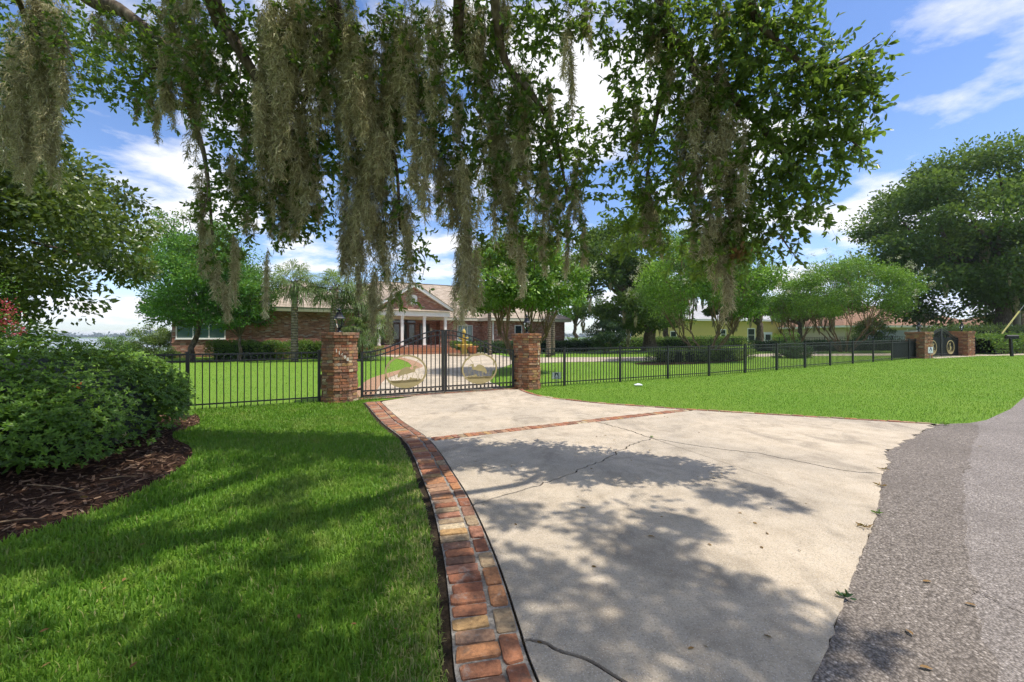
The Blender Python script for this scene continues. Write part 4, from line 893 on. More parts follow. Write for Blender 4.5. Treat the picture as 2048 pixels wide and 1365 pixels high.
# ------------------------------------------------------------------ Spanish moss
def moss_mesh(L_, rad, seed, dens=1.0):
    """a clump of several ragged strands made of short curling fibres"""
    r = np.random.default_rng(seed); ks = int(np.clip(round(rad / .022), 2, 9)); P0, AA, QQ, SS = [], [], [], []
    tot = dens * (180 + 760 * L_ * rad / .1)
    for k in range(ks):
        a = r.random() * 6.28; o = rad * .75 * math.sqrt(r.random()); ox, oy = o * math.cos(a), o * math.sin(a)
        st = 0 if k == 0 else r.uniform(0, .35); ln = (1 - st) * (1 if k == 0 else r.uniform(.45, 1.0)); rk = max(.014, rad * r.uniform(.28, .55)); n = int(tot / ks * (.6 + ln * .7))
        s = r.random(n) ** .9; kn = r.random(7) * .7 + .55; prof = np.interp(s, np.linspace(0, 1, 7), kn) * np.interp(s, [0, .1, .45, .8, 1], [.5, .9, 1, .6, .15]) * rk
        t = r.random(n) * 6.28; q = r.random(n) ** .6; w0, w1 = r.uniform(0, 6.28, 2); dr = r.normal(0, .04, 2) * L_
        P0.append(np.stack([ox * (1 - .4 * s) + prof * q * np.cos(t) + dr[0] * s + .3 * rk * np.sin(s * 8 + w0), oy * (1 - .4 * s) + prof * q * np.sin(t) + dr[1] * s + .3 * rk * np.cos(s * 7 + w1), -(st + s * ln) * L_], 1)); AA.append(t); QQ.append(q); SS.append(np.full(n, r.normal(0, .09)))
    P0 = np.vstack(P0); a = np.concatenate(AA); q = np.concatenate(QQ); n = len(P0)
    ln = r.uniform(.035, .10, n) * (1 + .4 * L_); out_ = np.stack([np.cos(a), np.sin(a), 0 * a], 1)
    d1 = r.normal(0, .42, (n, 3)) + out_ * .30 + np.array([0, 0, -.75]); P1 = P0 + unit(d1) * ln[:, None] * .55
    d2 = r.normal(0, .62, (n, 3)) + np.array([0, 0, -.55]); P2 = P1 + unit(d2) * ln[:, None] * .5
    w = r.uniform(.0026, .0056, n)[:, None]; sd = unit(np.cross(unit(P2 - P0), unit(r.normal(size=(n, 3)))))
    V = np.stack([P0 - sd * w, P0 + sd * w, P1 - sd * w, P1 + sd * w, P2], 1).reshape(-1, 3); b = np.arange(n)[:, None] * 5
    me = raw_mesh('moss', V, [b + np.array([[0, 1, 3, 2]]), b + np.array([[2, 3, 4]])])
    T = np.clip(.40 + .32 * (q - .4) + np.concatenate(SS) + r.normal(0, .15, n), 0, 1)
    at = me.attributes.new('tint', 'FLOAT', 'POINT'); at.data.foreach_set('value', np.repeat(T, 5).astype(np.float32)); me.materials.append(M['moss']); return me
def small_moss(parent, pts, size, seed):
    """beards on far trees: one part"""
    r = np.random.default_rng(seed); Ps, As, Ss = [], [], []
    for p in pts:
        n = 90; s = r.random(n); L_ = size * r.uniform(.6, 1.4); rad = L_ * .13 * np.interp(s, [0, .3, 1], [.6, 1, .1])
        a = r.random(n) * 6.28; Ps.append(np.asarray(p) + np.stack([rad * np.cos(a), rad * np.sin(a), -s * L_], 1)); As.append(np.tile([0, 0, -1.0], (n, 1)) + r.normal(0, .15, (n, 3))); Ss.append(np.full(n, L_ * .28))
    P = np.vstack(Ps); leaves('moss_beards', P, np.vstack(As), np.concatenate(Ss) * r.uniform(.7, 1.2, len(P)), r.uniform(.15, .6, len(P)), LANCE, M['moss'], parent, r=r)

# ------------------------------------------------------------------ the great oak over the camera
OB = np.array([-5.2, -3.4, 0.0])
oak = empty('live_oak', tuple(OB), 0, 'huge live oak draped with Spanish moss hanging over the driveway', 'tree')
tr = MB(); tr.tube([(0, 0, -.1), (.05, 0, .5), (.15, .1, 2), (.3, .3, 3.6), (.5, .6, 4.6)], [.95, .68, .58, .55, .5], 14); tr.build('trunk', M['bark'], oak, True)
LIMBS = [
 [(-4.7, -2.8, 4.4), (-4.6, 0.5, 6.6), (-5.3, 3.5, 6.9), W(150, -30, 6.6), W(240, 20, 6.4), W(345, 112, 6.2), W(390, 250, 6.2), W(412, 330, 6.2), W(425, 470, 6.2)],
 [(-4.7, -2.8, 4.4), (-3.0, 0.2, 6.6), (-3.2, 3.2, 6.7), W(430, 15, 5.6), W(470, 85, 5.7), W(540, 200, 5.9), W(600, 300, 6.0), W(625, 400, 6.1)],
 [(-3.0, 0.2, 6.6), (-1.9, 3.0, 6.8), W(650, -50, 5.4), W(700, 90, 5.7), W(745, 200, 6.0), W(790, 320, 6.1), W(800, 460, 6.2)],
 [(-3.0, 0.2, 6.6), (-1.0, 2.0, 7.2), (-.3, 3.8, 6.6), W(915, 60, 5.4), W(968, 150, 5.6), W(985, 230, 5.7), W(950, 360, 5.9)],
 [(-.3, 3.8, 6.6), W(1000, 85, 5.2), W(1062, 185, 5.3), W(1110, 270, 5.5), W(1135, 400, 5.6)],
 [(-1.0, 2.0, 7.2), (1.2, 3.2, 6.6), W(1325, -30, 4.8), W(1335, 60, 4.8), W(1375, 112, 4.9), W(1430, 240, 4.9), W(1465, 390, 5.0)],
 [(1.2, 3.2, 6.6), (2.4, 3.9, 5.8), W(1500, -10, 4.3), W(1560, 90, 4.3), W(1640, 140, 4.4), W(1725, 105, 4.5)],
 [W(1430, 150, 4.8), W(1500, 230, 4.8), W(1570, 310, 4.8), W(1625, 380, 4.8)],
 [W(1345, 60, 4.8), W(1325, 170, 5.2), W(1300, 300, 5.4), W(1290, 420, 5.6)],
 [W(640, 60, 5.5), W(610, 200, 5.8), W(560, 320, 6.0)],
 [W(345, 112, 6.2), W(300, 140, 6.3), W(255, 190, 6.4)],
 [(-5.3, 3.5, 6.9), W(60, 60, 7.0), W(40, 160, 7.2)],
]
for k, q in enumerate(LIMBS):
    p = spline([np.asarray(a) for a in q], 5) - OB; n = len(p)
    r0 = .21 if k in (0, 1) else .14 if k in (2, 3, 5) else .055 if k < 7 else .04
    r1 = .018
    MB().tube([tuple(a) for a in p], list(r0 * (1 - np.linspace(0, 1, n)) ** 1.5 + r1), 8).build('limb', M['bark'], oak, True)
# leaf masses: measured places (column, row, distance, half width, half height)
MASS = [(60, 60, 7.2, 110, 90), (30, 180, 7.2, 90, 90), (120, 130, 7.0, 60, 90), (200, 60, 6.6, 80, 60), (250, 160, 6.4, 75, 75), (290, 110, 6.3, 50, 60), (330, 200, 6.3, 55, 60), (345, 60, 6.2, 60, 60), (420, 100, 5.8, 80, 80), (440, 190, 6.0, 60, 60), (470, 60, 5.8, 60, 50), (500, 180, 6.0, 70, 70), (480, 270, 6.2, 50, 60), (550, 260, 6.1, 80, 80), (500, 350, 6.2, 80, 70), (560, 380, 6.2, 70, 70), (610, 310, 6.1, 70, 80), (630, 420, 6.2, 40, 45), (460, 430, 6.3, 65, 55), (540, 450, 6.2, 50, 40), (440, 500, 6.3, 35, 50), (600, 440, 6.3, 40, 40), (650, 180, 5.9, 70, 90), (680, 300, 6.1, 50, 80), (620, 60, 5.8, 60, 60), (700, 60, 5.7, 70, 60), (740, 180, 6.0, 60, 80), (790, 300, 6.2, 55, 80), (810, 420, 6.3, 38, 70), (825, 500, 6.3, 30, 45), (800, 580, 6.3, 28, 35), (840, 100, 5.8, 60, 80), (830, 220, 6.0, 50, 60), (910, 180, 5.7, 65, 80), (880, 300, 6.0, 50, 60), (930, 280, 5.9, 60, 70), (910, 390, 6.1, 40, 60), (960, 60, 5.4, 70, 60), (1000, 180, 5.5, 60, 60), (1010, 290, 5.6, 80, 80), (1040, 390, 5.7, 60, 70), (1070, 220, 5.4, 60, 60), (1100, 300, 5.6, 60, 80), (1140, 380, 5.6, 55, 80), (1150, 290, 5.5, 40, 50), (1060, 480, 5.8, 45, 40), (1130, 480, 5.7, 45, 45), (970, 480, 6.0, 30, 40), (1040, 60, 5.3, 60, 50), (1090, 50, 5.1, 60, 45), (1130, 30, 5.0, 50, 35), (1210, 30, 5.0, 50, 35), (1250, 70, 5.0, 55, 50), (1280, 170, 5.2, 60, 70), (1240, 250, 5.4, 45, 50), (1265, 320, 5.5, 50, 60), (1320, 270, 5.3, 60, 70), (1290, 420, 5.6, 60, 60), (1340, 380, 5.4, 50, 60), (1350, 480, 5.4, 60, 40), (1260, 480, 5.6, 40, 35), (1300, 40, 4.9, 50, 50), (1370, 160, 5.0, 50, 70), (1370, 40, 4.8, 60, 60), (1440, 60, 4.7, 80, 65), (1420, 190, 4.9, 60, 70), (1410, 320, 5.0, 55, 80), (1450, 420, 5.0, 60, 70), (1430, 510, 5.1, 55, 45), (1520, 60, 4.4, 70, 60), (1560, 20, 4.3, 60, 35), (1510, 170, 4.7, 80, 75), (1590, 130, 4.4, 65, 60), (1540, 290, 4.8, 85, 80), (1600, 230, 4.6, 70, 70), (1660, 160, 4.4, 50, 45), (1690, 130, 4.4, 40, 40), (1715, 180, 4.4, 35, 35), (1680, 230, 4.5, 45, 50), (1650, 300, 4.7, 55, 60), (1700, 290, 4.6, 22, 40), (1600, 370, 4.8, 60, 55), (1640, 410, 4.8, 28, 30), (1520, 400, 4.9, 70, 70), (1560, 460, 4.9, 45, 45), (1500, 490, 5.0, 45, 35)]
def twig_leaves(masses, dens, r, lsz=.080, per=11):
    """short drooping twigs carrying leaves; returns leaf arrays and twig segments"""
    P, A, S, T, tw = [], [], [], [], []
    for (px, py, d, rx, ry) in masses:
        k = max(3, int(rx * ry * dens / per))
        c = W(px, py, d); sx, sy = rx / F * d, ry / F * d
        q, dd = ball(k, r); st = c + q * np.array([sx, (sx + sy) * .5, sy]); tint0 = r.normal(.42, .12)
        dirs = unit(dd * np.array([.9, .7, .5]) + r.normal(0, .45, (k, 3)) + np.array([0, 0, -.25])); ln = r.uniform(.12, .30, k)
        tw.append((st, st + dirs * ln[:, None]))
        t = r.random((k, per)); pts = st[:, None] + dirs[:, None] * (ln[:, None] * t)[..., None]
        ax = dirs[:, None] * .7 + r.normal(0, .6, (k, per, 3)) + np.array([0, 0, -.15])
        P.append(pts.reshape(-1, 3)); A.append(ax.reshape(-1, 3)); S.append(lsz * r.uniform(.6, 1.25, k * per)); T.append(tint0 + r.normal(0, .16, k * per) + .1 * np.repeat(q[:, 2], per))
    return np.vstack(P), np.vstack(A), np.concatenate(S), np.concatenate(T), tw
r_o = np.random.default_rng(11)
P, A, S, T, tw = twig_leaves(MASS, .20, r_o)
leaves('crown', P - OB, A, S, T, OVAL, M['oak'], oak, r=r_o)
a = np.vstack([t[0] for t in tw]) - OB; b = np.vstack([t[1] for t in tw]) - OB; n = len(a); sd = unit(np.cross(b - a, r_o.normal(size=(n, 3)))); s2_ = unit(np.cross(b - a, sd)); w = .0035
V = np.stack([a + sd * w, a - sd * w * .5 + s2_ * w, a - sd * w * .5 - s2_ * w, b], 1).reshape(-1, 3); i = np.arange(n)[:, None] * 4
mobj('twigs', raw_mesh('twigs', V, [np.vstack([i + np.array([[0, 1, 3]]), i + np.array([[1, 2, 3]]), i + np.array([[2, 0, 3]])])]), M['bark'], oak)
# long bare twigs reaching out at the right and hanging down
m = MB()
for q in ([(1640, 140), (1700, 110), (1735, 88), (1762, 66)], [(1690, 150), (1740, 120), (1790, 62)], [(1700, 170), (1745, 168), (1778, 172)], [(1560, 470), (1580, 500), (1598, 520)], [(1700, 280), (1725, 305), (1718, 345)], [(835, 500), (850, 520), (845, 555)], [(410, 330), (415, 380), (405, 440)], [(470, 90), (480, 160), (430, 230)], [(1310, 60), (1330, 150), (1300, 250)], [(985, 220), (1000, 290), (975, 340)], [(600, 150), (640, 220), (630, 330)], [(130, 80), (150, 130), (168, 170)]):
    d = 4.5 if q[0][0] > 1500 else 5.6; m.tube([tuple(a_ - OB) for a_ in spline([W(x_, y_, d) for x_, y_ in q], 4)], list(np.linspace(.010, .003, (len(q) - 1) * 4 + 1)), 5)
m.build('bare_twigs', M['bark'], oak)
tipP, tipA = [], []
for q in ([(1700, 110), (1762, 66)], [(1740, 120), (1790, 62)], [(1745, 168), (1778, 172)], [(1580, 500), (1598, 520)]):
    for t in np.linspace(0, 1, 8): tipP.append(W(q[0][0] + (q[1][0] - q[0][0]) * t, q[0][1] + (q[1][1] - q[0][1]) * t, 4.5) - OB); tipA.append([.6, 0, .3] + r_o.normal(0, .5, 3))
leaves('tip_leaves', tipP, tipA, r_o.uniform(.02, .05, len(tipP)), r_o.uniform(.4, .8, len(tipP)), OVAL, M['oak'], oak, r=r_o)
MOSS = [(15, 50, 340, 45, 7), (50, 40, 385, 50, 6.8), (92, 120, 395, 38, 6.8), (122, 60, 270, 34, 6.7), (70, -30, 200, 60, 6.8), (30, 130, 300, 40, 7.1), (110, -20, 130, 50, 6.7), (60, 200, 400, 30, 6.9),
 (350, -40, 115, 70, 5.9), (385, -40, 75, 60, 5.8), (370, 60, 240, 58, 6.0), (402, 60, 205, 50, 6.0), (395, 150, 335, 36, 6.2), (330, 40, 180, 40, 6.3), (300, 30, 150, 40, 6.4), (240, 20, 110, 40, 6.5), (200, 10, 90, 40, 6.6),
 (405, 325, 480, 36, 6.2), (412, 440, 560, 34, 6.2), (430, 520, 605, 24, 6.2), (448, 560, 650, 20, 6.2), (474, 470, 620, 24, 6.2), (300, 170, 238, 18, 6.3), (275, 185, 245, 12, 6.3), (316, 200, 292, 14, 6.3), (535, 500, 645, 16, 6.2),
 (440, 100, 225, 34, 5.9), (520, 120, 235, 40, 5.9), (545, -20, 165, 48, 5.6), (580, -20, 230, 60, 5.6), (612, -20, 205, 60, 5.6), (650, -20, 330, 70, 5.7), (495, 200, 330, 40, 6.0), (470, 300, 420, 36, 6.1),
 (600, 190, 400, 70, 5.9), (560, 290, 450, 55, 6.0), (630, 270, 430, 55, 6.0), (500, 330, 480, 40, 6.1), (592, 370, 490, 42, 6.1), (545, 380, 480, 30, 6.1), (640, 380, 450, 30, 6.2),
 (690, -10, 330, 80, 5.8), (720, 40, 400, 80, 5.9), (762, 90, 425, 80, 6.0), (782, -10, 255, 60, 5.8), (830, -10, 205, 60, 5.7), (872, -10, 265, 55, 5.6), (700, 240, 500, 62, 6.0), (742, 290, 525, 62, 6.1), (690, 390, 490, 34, 6.2), (722, 420, 595, 42, 6.2), (760, 420, 640, 40, 6.2), (745, 540, 690, 26, 6.2), (777, 560, 695, 20, 6.2), (802, 370, 630, 46, 6.2), (715, 520, 605, 16, 6.2), (790, 160, 330, 50, 6.1), (840, 120, 300, 40, 5.9),
 (880, 270, 460, 46, 5.9), (912, 250, 500, 46, 5.9), (935, 330, 640, 44, 6.0), (925, 460, 668, 40, 6.0), (950, 480, 640, 30, 6.0), (955, -10, 175, 62, 5.4), (920, -10, 140, 50, 5.5), (990, 60, 520, 46, 5.6), (1020, 300, 525, 52, 5.6), (1035, 440, 605, 38, 5.7), (1050, 160, 330, 38, 5.4), (1000, 200, 420, 34, 5.6), (1010, -20, 100, 50, 5.2),
 (1080, 290, 480, 42, 5.5), (1110, 330, 505, 42, 5.6), (1152, 300, 465, 38, 5.6), (1130, -10, 225, 14, 5.0), (1145, 60, 245, 9, 5.0), (1172, -10, 105, 26, 5.0), (1140, 410, 565, 16, 5.6), (1085, 440, 560, 24, 5.7), (1165, 430, 540, 14, 5.7), (1100, 150, 300, 20, 5.4),
 (1310, -10, 140, 52, 4.9), (1332, 40, 205, 42, 4.9), (1290, 330, 505, 28, 5.5), (1305, 380, 525, 22, 5.5), (1270, 200, 330, 20, 5.3), (1360, 250, 400, 30, 5.1),
 (1400, 90, 320, 58, 4.9), (1378, 150, 335, 46, 5.0), (1450, 190, 345, 52, 4.8), (1428, 230, 390, 52, 4.9), (1482, 230, 425, 18, 4.7), (1470, 370, 490, 26, 4.9), (1457, 460, 655, 30, 5.0), (1448, 430, 600, 36, 5.0), (1415, 420, 565, 26, 5.0), (1440, 10, 100, 42, 4.7), (1500, -10, 75, 32, 4.5), (1385, 390, 525, 18, 5.1), (1400, 290, 440, 34, 5.0), (1440, 330, 480, 36, 4.9), (1500, 400, 440, 16, 4.9)]
r_m = np.random.default_rng(71)
for (xa, xb, ya, yb, n_, lmin, lmax, dd_) in ((0, 150, -40, 200, 8, 90, 220, 7.0), (330, 420, -40, 120, 5, 90, 200, 6.0), (520, 700, -40, 220, 15, 110, 260, 5.7), (680, 900, -40, 260, 16, 120, 280, 5.8), (690, 830, 300, 470, 7, 90, 180, 6.2), (900, 1060, -30, 330, 9, 110, 240, 5.6), (1370, 1470, 60, 380, 6, 90, 190, 4.9), (540, 640, 260, 400, 5, 80, 140, 6.0)):
    for _ in range(n_): y_ = r_m.uniform(ya, yb); MOSS.append((r_m.uniform(xa, xb), y_, y_ + r_m.uniform(lmin, lmax), r_m.uniform(26, 56), dd_ + r_m.uniform(-.3, .3)))
for k, (px, y0_, y1_, wpx, d) in enumerate(MOSS):
    top = W(px, y0_, d); L_ = (y1_ - y0_) / F * d; rad = wpx / F * d * .5
    o = mobj('moss_clump', moss_mesh(L_ * .93, rad * .92, 100 + k), None, oak, tuple(top - OB))
# sticks of dead leaves caught in the moss
dd = r_o.normal(0, .05, (60, 3)); tag(leaves('dead_leaf_spray', W(1475, 500, 4.9) - OB + dd, np.array([0, 0, -1]) + r_o.normal(0, .4, (60, 3)), r_o.uniform(.06, .11, 60), r_o.uniform(.2, .9, 60), OVAL, M['dead'], oak, r=r_o), kind='stuff')
# the part of the crown above the frame and behind the camera, along the way of the sunlight to the shaded ground
SHADE = [(-4.6, 4.2, .9), (-5.4, 4.6, 1.0), (-6.2, 5.2, 1.0), (-7.2, 5.2, 1.1), (-6.4, 4.2, 1.0), (-5.4, 6.2, .8), (-7.4, 6.6, 1.1), (-5.6, 3.2, 1.0), (-4.4, 2.6, .8), (1.35, 2.25, .4), (1.25, 1.75, .5), (.9, 2.9, .5), (1.2, 3.4, .45), (2.2, 4.1, .4), (.5, 2.9, .8), (1.0, 2.5, .6), (.2, 2.2, .8), (.9, 1.9, .6), (-.3, 3.4, .5), (-3.0, 3.0, .6), (-.5, 2.0, .8), (-2.6, 2.0, .6), (-3.5, 4.6, .6), (-2.9, 5.5, .8), (-4.6, 3.5, 1.0), (-5.5, 4.8, 1.1), (-4.8, 5.8, 1.0), (-6.2, 6.6, 1.1), (-6.8, 4.0, 1.1), (-5.0, 2.0, 1.1), (0.4, .8, .9), (-1.5, .8, 1.0), (-3.5, .8, 1.0), (.9, .3, .9), (-8, 6, 1.4), (-8, 3, 1.4), (1.2, 1.4, .5)]
r_s = np.random.default_rng(21); cl = []
for (x_, y_, rr) in SHADE:
    for _ in range(6):
        h = r_s.uniform(6.6, 9.0); k_ = h / SUNV[2]; q = np.array([x_, y_, 0]) + SUNV * k_ + np.r_[r_s.normal(0, rr * .6, 2), 0]
        zlim = H + (HOR + 40) / F * max(q[1], .1)
        if q[1] > .3 and q[2] < zlim: continue
        cl.append([*(q - OB), rr * r_s.uniform(.3, .5)])
for _ in range(75):
    x_, y_ = r_s.uniform(-5.2, -.5), r_s.uniform(1.4, 6.3); h = r_s.uniform(6.6, 9.5); q = np.array([x_, y_, 0]) + SUNV * h / SUNV[2]
    if not (q[1] > .3 and q[2] < H + (HOR + 40) / F * max(q[1], .1)): cl.append([*(q - OB), r_s.uniform(.18, .36)])
cl = np.array(cl); P, A, S, T = crown_leaves(cl, 85, .125, r_s, .6)
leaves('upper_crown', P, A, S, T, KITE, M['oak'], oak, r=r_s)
m = MB()
for c in cl[::7]: limb(m, (.5, .6, 4.6), c[:3], .07, .012, r_s)
m.build('upper_limbs', M['bark'], oak, True)

# ------------------------------------------------------------------ azalea hedge, left foreground
r_a = np.random.default_rng(31)
def hedge_surface(n):
    """points and outward normals on a rounded, lumpy hedge"""
    P, N = [], []
    while len(P) < n:
        m_ = n
        t = r_a.random(m_) * 2 * math.pi; ph = np.arccos(1 - r_a.random(m_) * .98)
        d = np.stack([np.cos(t) * np.sin(ph), np.sin(t) * np.sin(ph), np.cos(ph)], 1)
        e_ = .52; q = np.sign(d) * np.abs(d) ** e_
        p = q * np.array([4.3, 1.95, 1.55]) + np.array([-9.25, 5.95, .02]); p[:, 0] -= (p[:, 1] - 5.95) * .32
        nrm = unit(d / np.array([1.0, 1.0, .9]))
        lum = .13 * np.sin(p[:, 0] * 2.1 + 1) * np.sin(p[:, 1] * 2.7) + .10 * np.sin(p[:, 0] * 4.3 + p[:, 2] * 5 + 2) + r_a.normal(0, .05, m_)
        p = p + nrm * lum[:, None]; fall = np.clip((p[:, 0] + 7.2) / 2.6, 0, 1); p[:, 2] *= 1 - .24 * fall
        ok = (p[:, 2] > .07) & ((p[:, 1] < 7.2) | (p[:, 2] > .9) | (p[:, 0] > -6.6))
        P += list(p[ok]); N += list(nrm[ok])
    return np.array(P[:n]), np.array(N[:n])
az = empty('azalea_hedge', (-8.7, 6.2, 0), 0, 'big rounded azalea hedge in the mulch bed at left', 'hedge'); AZ = np.array([-8.7, 6.2, 0])
p, nn = hedge_surface(8800); K = 5; ph = r_a.random(len(p))[:, None] * 6.28 + np.arange(K)[None] * 6.28 / K
up = unit(nn + np.array([0, 0, .7])); t1 = unit(np.cross(up, r_a.normal(size=p.shape))); t2 = np.cross(up, t1)
ax = (t1[:, None] * np.cos(ph)[..., None] + t2[:, None] * np.sin(ph)[..., None]) + up[:, None] * r_a.uniform(.15, .9, (len(p), K))[..., None]
base = np.repeat(p, K, 0) - AZ; ax = ax.reshape(-1, 3) + r_a.normal(0, .15, (len(base), 3))
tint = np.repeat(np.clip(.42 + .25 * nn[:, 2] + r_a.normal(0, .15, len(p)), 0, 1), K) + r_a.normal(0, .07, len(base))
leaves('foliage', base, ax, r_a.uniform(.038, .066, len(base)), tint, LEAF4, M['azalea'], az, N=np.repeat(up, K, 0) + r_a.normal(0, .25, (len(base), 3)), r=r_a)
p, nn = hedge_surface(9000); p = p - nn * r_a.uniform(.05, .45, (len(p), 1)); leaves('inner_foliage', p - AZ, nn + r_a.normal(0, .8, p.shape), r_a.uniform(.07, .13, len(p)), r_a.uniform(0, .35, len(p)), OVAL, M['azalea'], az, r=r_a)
m = MB()
for _ in range(70):
    x_ = r_a.uniform(-13, -6.2); y_ = r_a.uniform(4.6, 7.6); m.tube([(x_ + 8.7, y_ - 6.2, 0), (x_ + 8.7 + r_a.normal(0, .15), y_ - 6.2 + r_a.normal(0, .15), .6), (x_ + 8.7 + r_a.normal(0, .4), y_ - 6.2 + r_a.normal(0, .4), 1.1)], [.018, .012, .006], 5)
tag(m.build('stems', M['bark'], az), kind='stuff')
ph_, th_ = np.meshgrid(np.linspace(.02, 1.55, 14), np.linspace(0, 2 * math.pi, 40, endpoint=False), indexing='ij'); d_ = np.stack([np.cos(th_) * np.sin(ph_), np.sin(th_) * np.sin(ph_), np.cos(ph_)], -1).reshape(-1, 3)
c_ = np.sign(d_) * np.abs(d_) ** .52 * np.array([3.95, 1.6, 1.25]) + np.array([-9.25, 5.95, .02]); c_[:, 0] -= (c_[:, 1] - 5.95) * .32; c_[:, 2] *= 1 - .28 * np.clip((c_[:, 0] + 7.2) / 2.6, 0, 1)
i_ = (np.arange(13)[:, None] * 40 + np.arange(40)[None]).ravel(); j_ = (np.arange(13)[:, None] * 40 + (np.arange(40)[None] + 1) % 40).ravel()
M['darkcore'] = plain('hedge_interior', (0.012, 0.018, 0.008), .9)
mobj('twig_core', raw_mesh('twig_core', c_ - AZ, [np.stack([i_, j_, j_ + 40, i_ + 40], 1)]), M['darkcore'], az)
leaves('orange_leaves', W(156, 770, 4.75) - AZ + r_a.normal(0, .018, (4, 3)), r_a.normal(size=(4, 3)), .055, [.9, .7, .8, 1], OVAL, M['rflower'], az, r=r_a)
for k, (px, py, d) in enumerate([(95, 790, 4.9), (250, 870, 5.7)]):
    mobj('moss_clump', moss_mesh(.13, .035, 400 + k, .25), None, az, tuple(W(px, py - 10, d) - AZ))
# mulch chips and fallen leaves
def scatter_poly(poly, n, r):
    lo, hi = poly.min(0), poly.max(0); o = np.zeros((0, 2))
    while len(o) < n: q = lo + r.random((n * 3, 2)) * (hi - lo); o = np.vstack([o, q[poly_in(poly, q[:, 0], q[:, 1])]])
    return o[:n]
q = scatter_poly(BED, 16000, r_a); q = q[(q[:, 0] > -7.5) & (q[:, 1] > 2.2)]
ax = np.c_[r_a.normal(size=(len(q), 2)), r_a.normal(0, .22, len(q))]; CHIP = (np.array([(-.5, -.13, 0), (.5, -.1, .03), (.45, .13, .03), (-.5, .1, 0)]), [np.array([[0, 1, 2, 3]])])
tag(leaves('mulch_chips', np.c_[q, r_a.uniform(.009, .03, len(q))], ax, r_a.uniform(.03, .10, len(q)), r_a.beta(2, 3, len(q)), CHIP, M['chip'], bed, N=np.tile([0, 0, 1.0], (len(q), 1)) + r_a.normal(0, .35, (len(q), 3)), r=r_a), kind='stuff')
m = MB()
for (x0, y0, x1, y1) in ((55, 975, 165, 990), (0, 1052, 90, 1045), (200, 965, 275, 958)):
    a_, b_ = g(x0, y0), g(x1, y1); m.tube([(*a_, .03), ((a_[0] + b_[0]) / 2 + .03, (a_[1] + b_[1]) / 2, .045), (*b_, .03)], [.008, .007, .004], 5)
m.build('fallen_stick', M['cbark'], bed)
q = scatter_poly(BED, 160, r_a); leaves('fallen_leaves', np.c_[q, np.full(len(q), .035)], np.c_[r_a.normal(size=(len(q), 2)), r_a.normal(0, .3, len(q))], r_a.uniform(.04, .07, len(q)), r_a.uniform(.3, 1, len(q)), OVAL, M['dead'], bed, r=r_a)

# ------------------------------------------------------------------ trees
def at(px, d, z=None): x = (px - 1024) / F * d; return (x, d) if z is None else (x, d, z)
def zat(py, d): return H + (HOR - py) / F * d
# left evergreen with brownish leaf undersides
tree('evergreen_tree', 'dark brownish green evergreen tree rising behind the azalea hedge', (-14.9, 10.2), (3.6, .22), (-14.7, 10.2, 4.3), (4.7, 3.6, 3.1), 170, 480, .85, .155, M['mag'], tpl=KITE, seed=41, flat=.55, zmin=-.85, shell=.5)
# pink crape myrtle, just in at the left edge
e, cl, r = tree('pink_crape_myrtle', 'crape myrtle with pink blossoms at the left edge above the hedge', (-12.0, 9.0), (1.6, .05), (-11.7, 8.9, 2.2), (1.0, .9, .8), 22, 90, .4, .07, M['crape'], 'cbark', KITE, 42, stems=4, spread=.4)
b = np.array([-12.0, 9.0, 0]); fp = np.vstack([W(px, py, 8.9) + r.normal(0, .07, (60, 3)) for px, py in ((12, 610), (22, 625), (5, 650), (8, 640), (30, 655), (42, 662), (20, 668), (-10, 620), (0, 665))]) - b
leaves('blossoms', fp, r.normal(size=fp.shape), .045, r.random(len(fp)), KITE, M['pflower'], e, r=r)
# green tree left of the house
tree('holly_tree', 'bright green broad tree with leaning trunk left of the brick house', at(380, 28), (2.6, .2), at(398, 28, 5.6), (3.9, 3.4, 3.9), 90, 520, 1.15, .17, M['holly'], seed=43, lean=(.7, 0), shell=.45)
tree('holly_tree', 'lower bushy green tree before the brick wall between holly and palms', at(480, 27.5), (1.8, .12), at(482, 27.5, 4.0), (2.0, 1.8, 2.2), 60, 260, .7, .18, M['holly'], seed=44, shell=.45)
tree('airy_tree', 'thin airy tree top showing above the holly tree', at(350, 33), (6, .14), at(352, 33, 10.3), (1.5, 1.5, 1.7), 16, 90, .55, .17, M['pale'], seed=45)
tree('pale_shrub', 'loose pale green shrub by the lake left of the house', at(308, 36), (.7, .06), at(308, 36, 1.3), (1.7, 1.4, 1.4), 46, 170, .5, .13, M['pale'], seed=46, cat='shrub', stems=3, spread=.5)
tree('clipped_shrub', 'smooth rounded green shrub on the lake shore', at(236, 44), (.4, .06), at(236, 44, .5), (1.9, 1.4, 1.1), 60, 160, .45, .12, M['hedge'], seed=47, cat='shrub', stems=3, spread=.5)
tree('pale_shrub', 'low yellow green shrub at the left corner of the brick house', at(336, 31), (.3, .05), at(336, 31, .35), (1.0, .8, .5), 20, 120, .35, .11, M['pale'], seed=48, cat='shrub', stems=3, spread=.4)

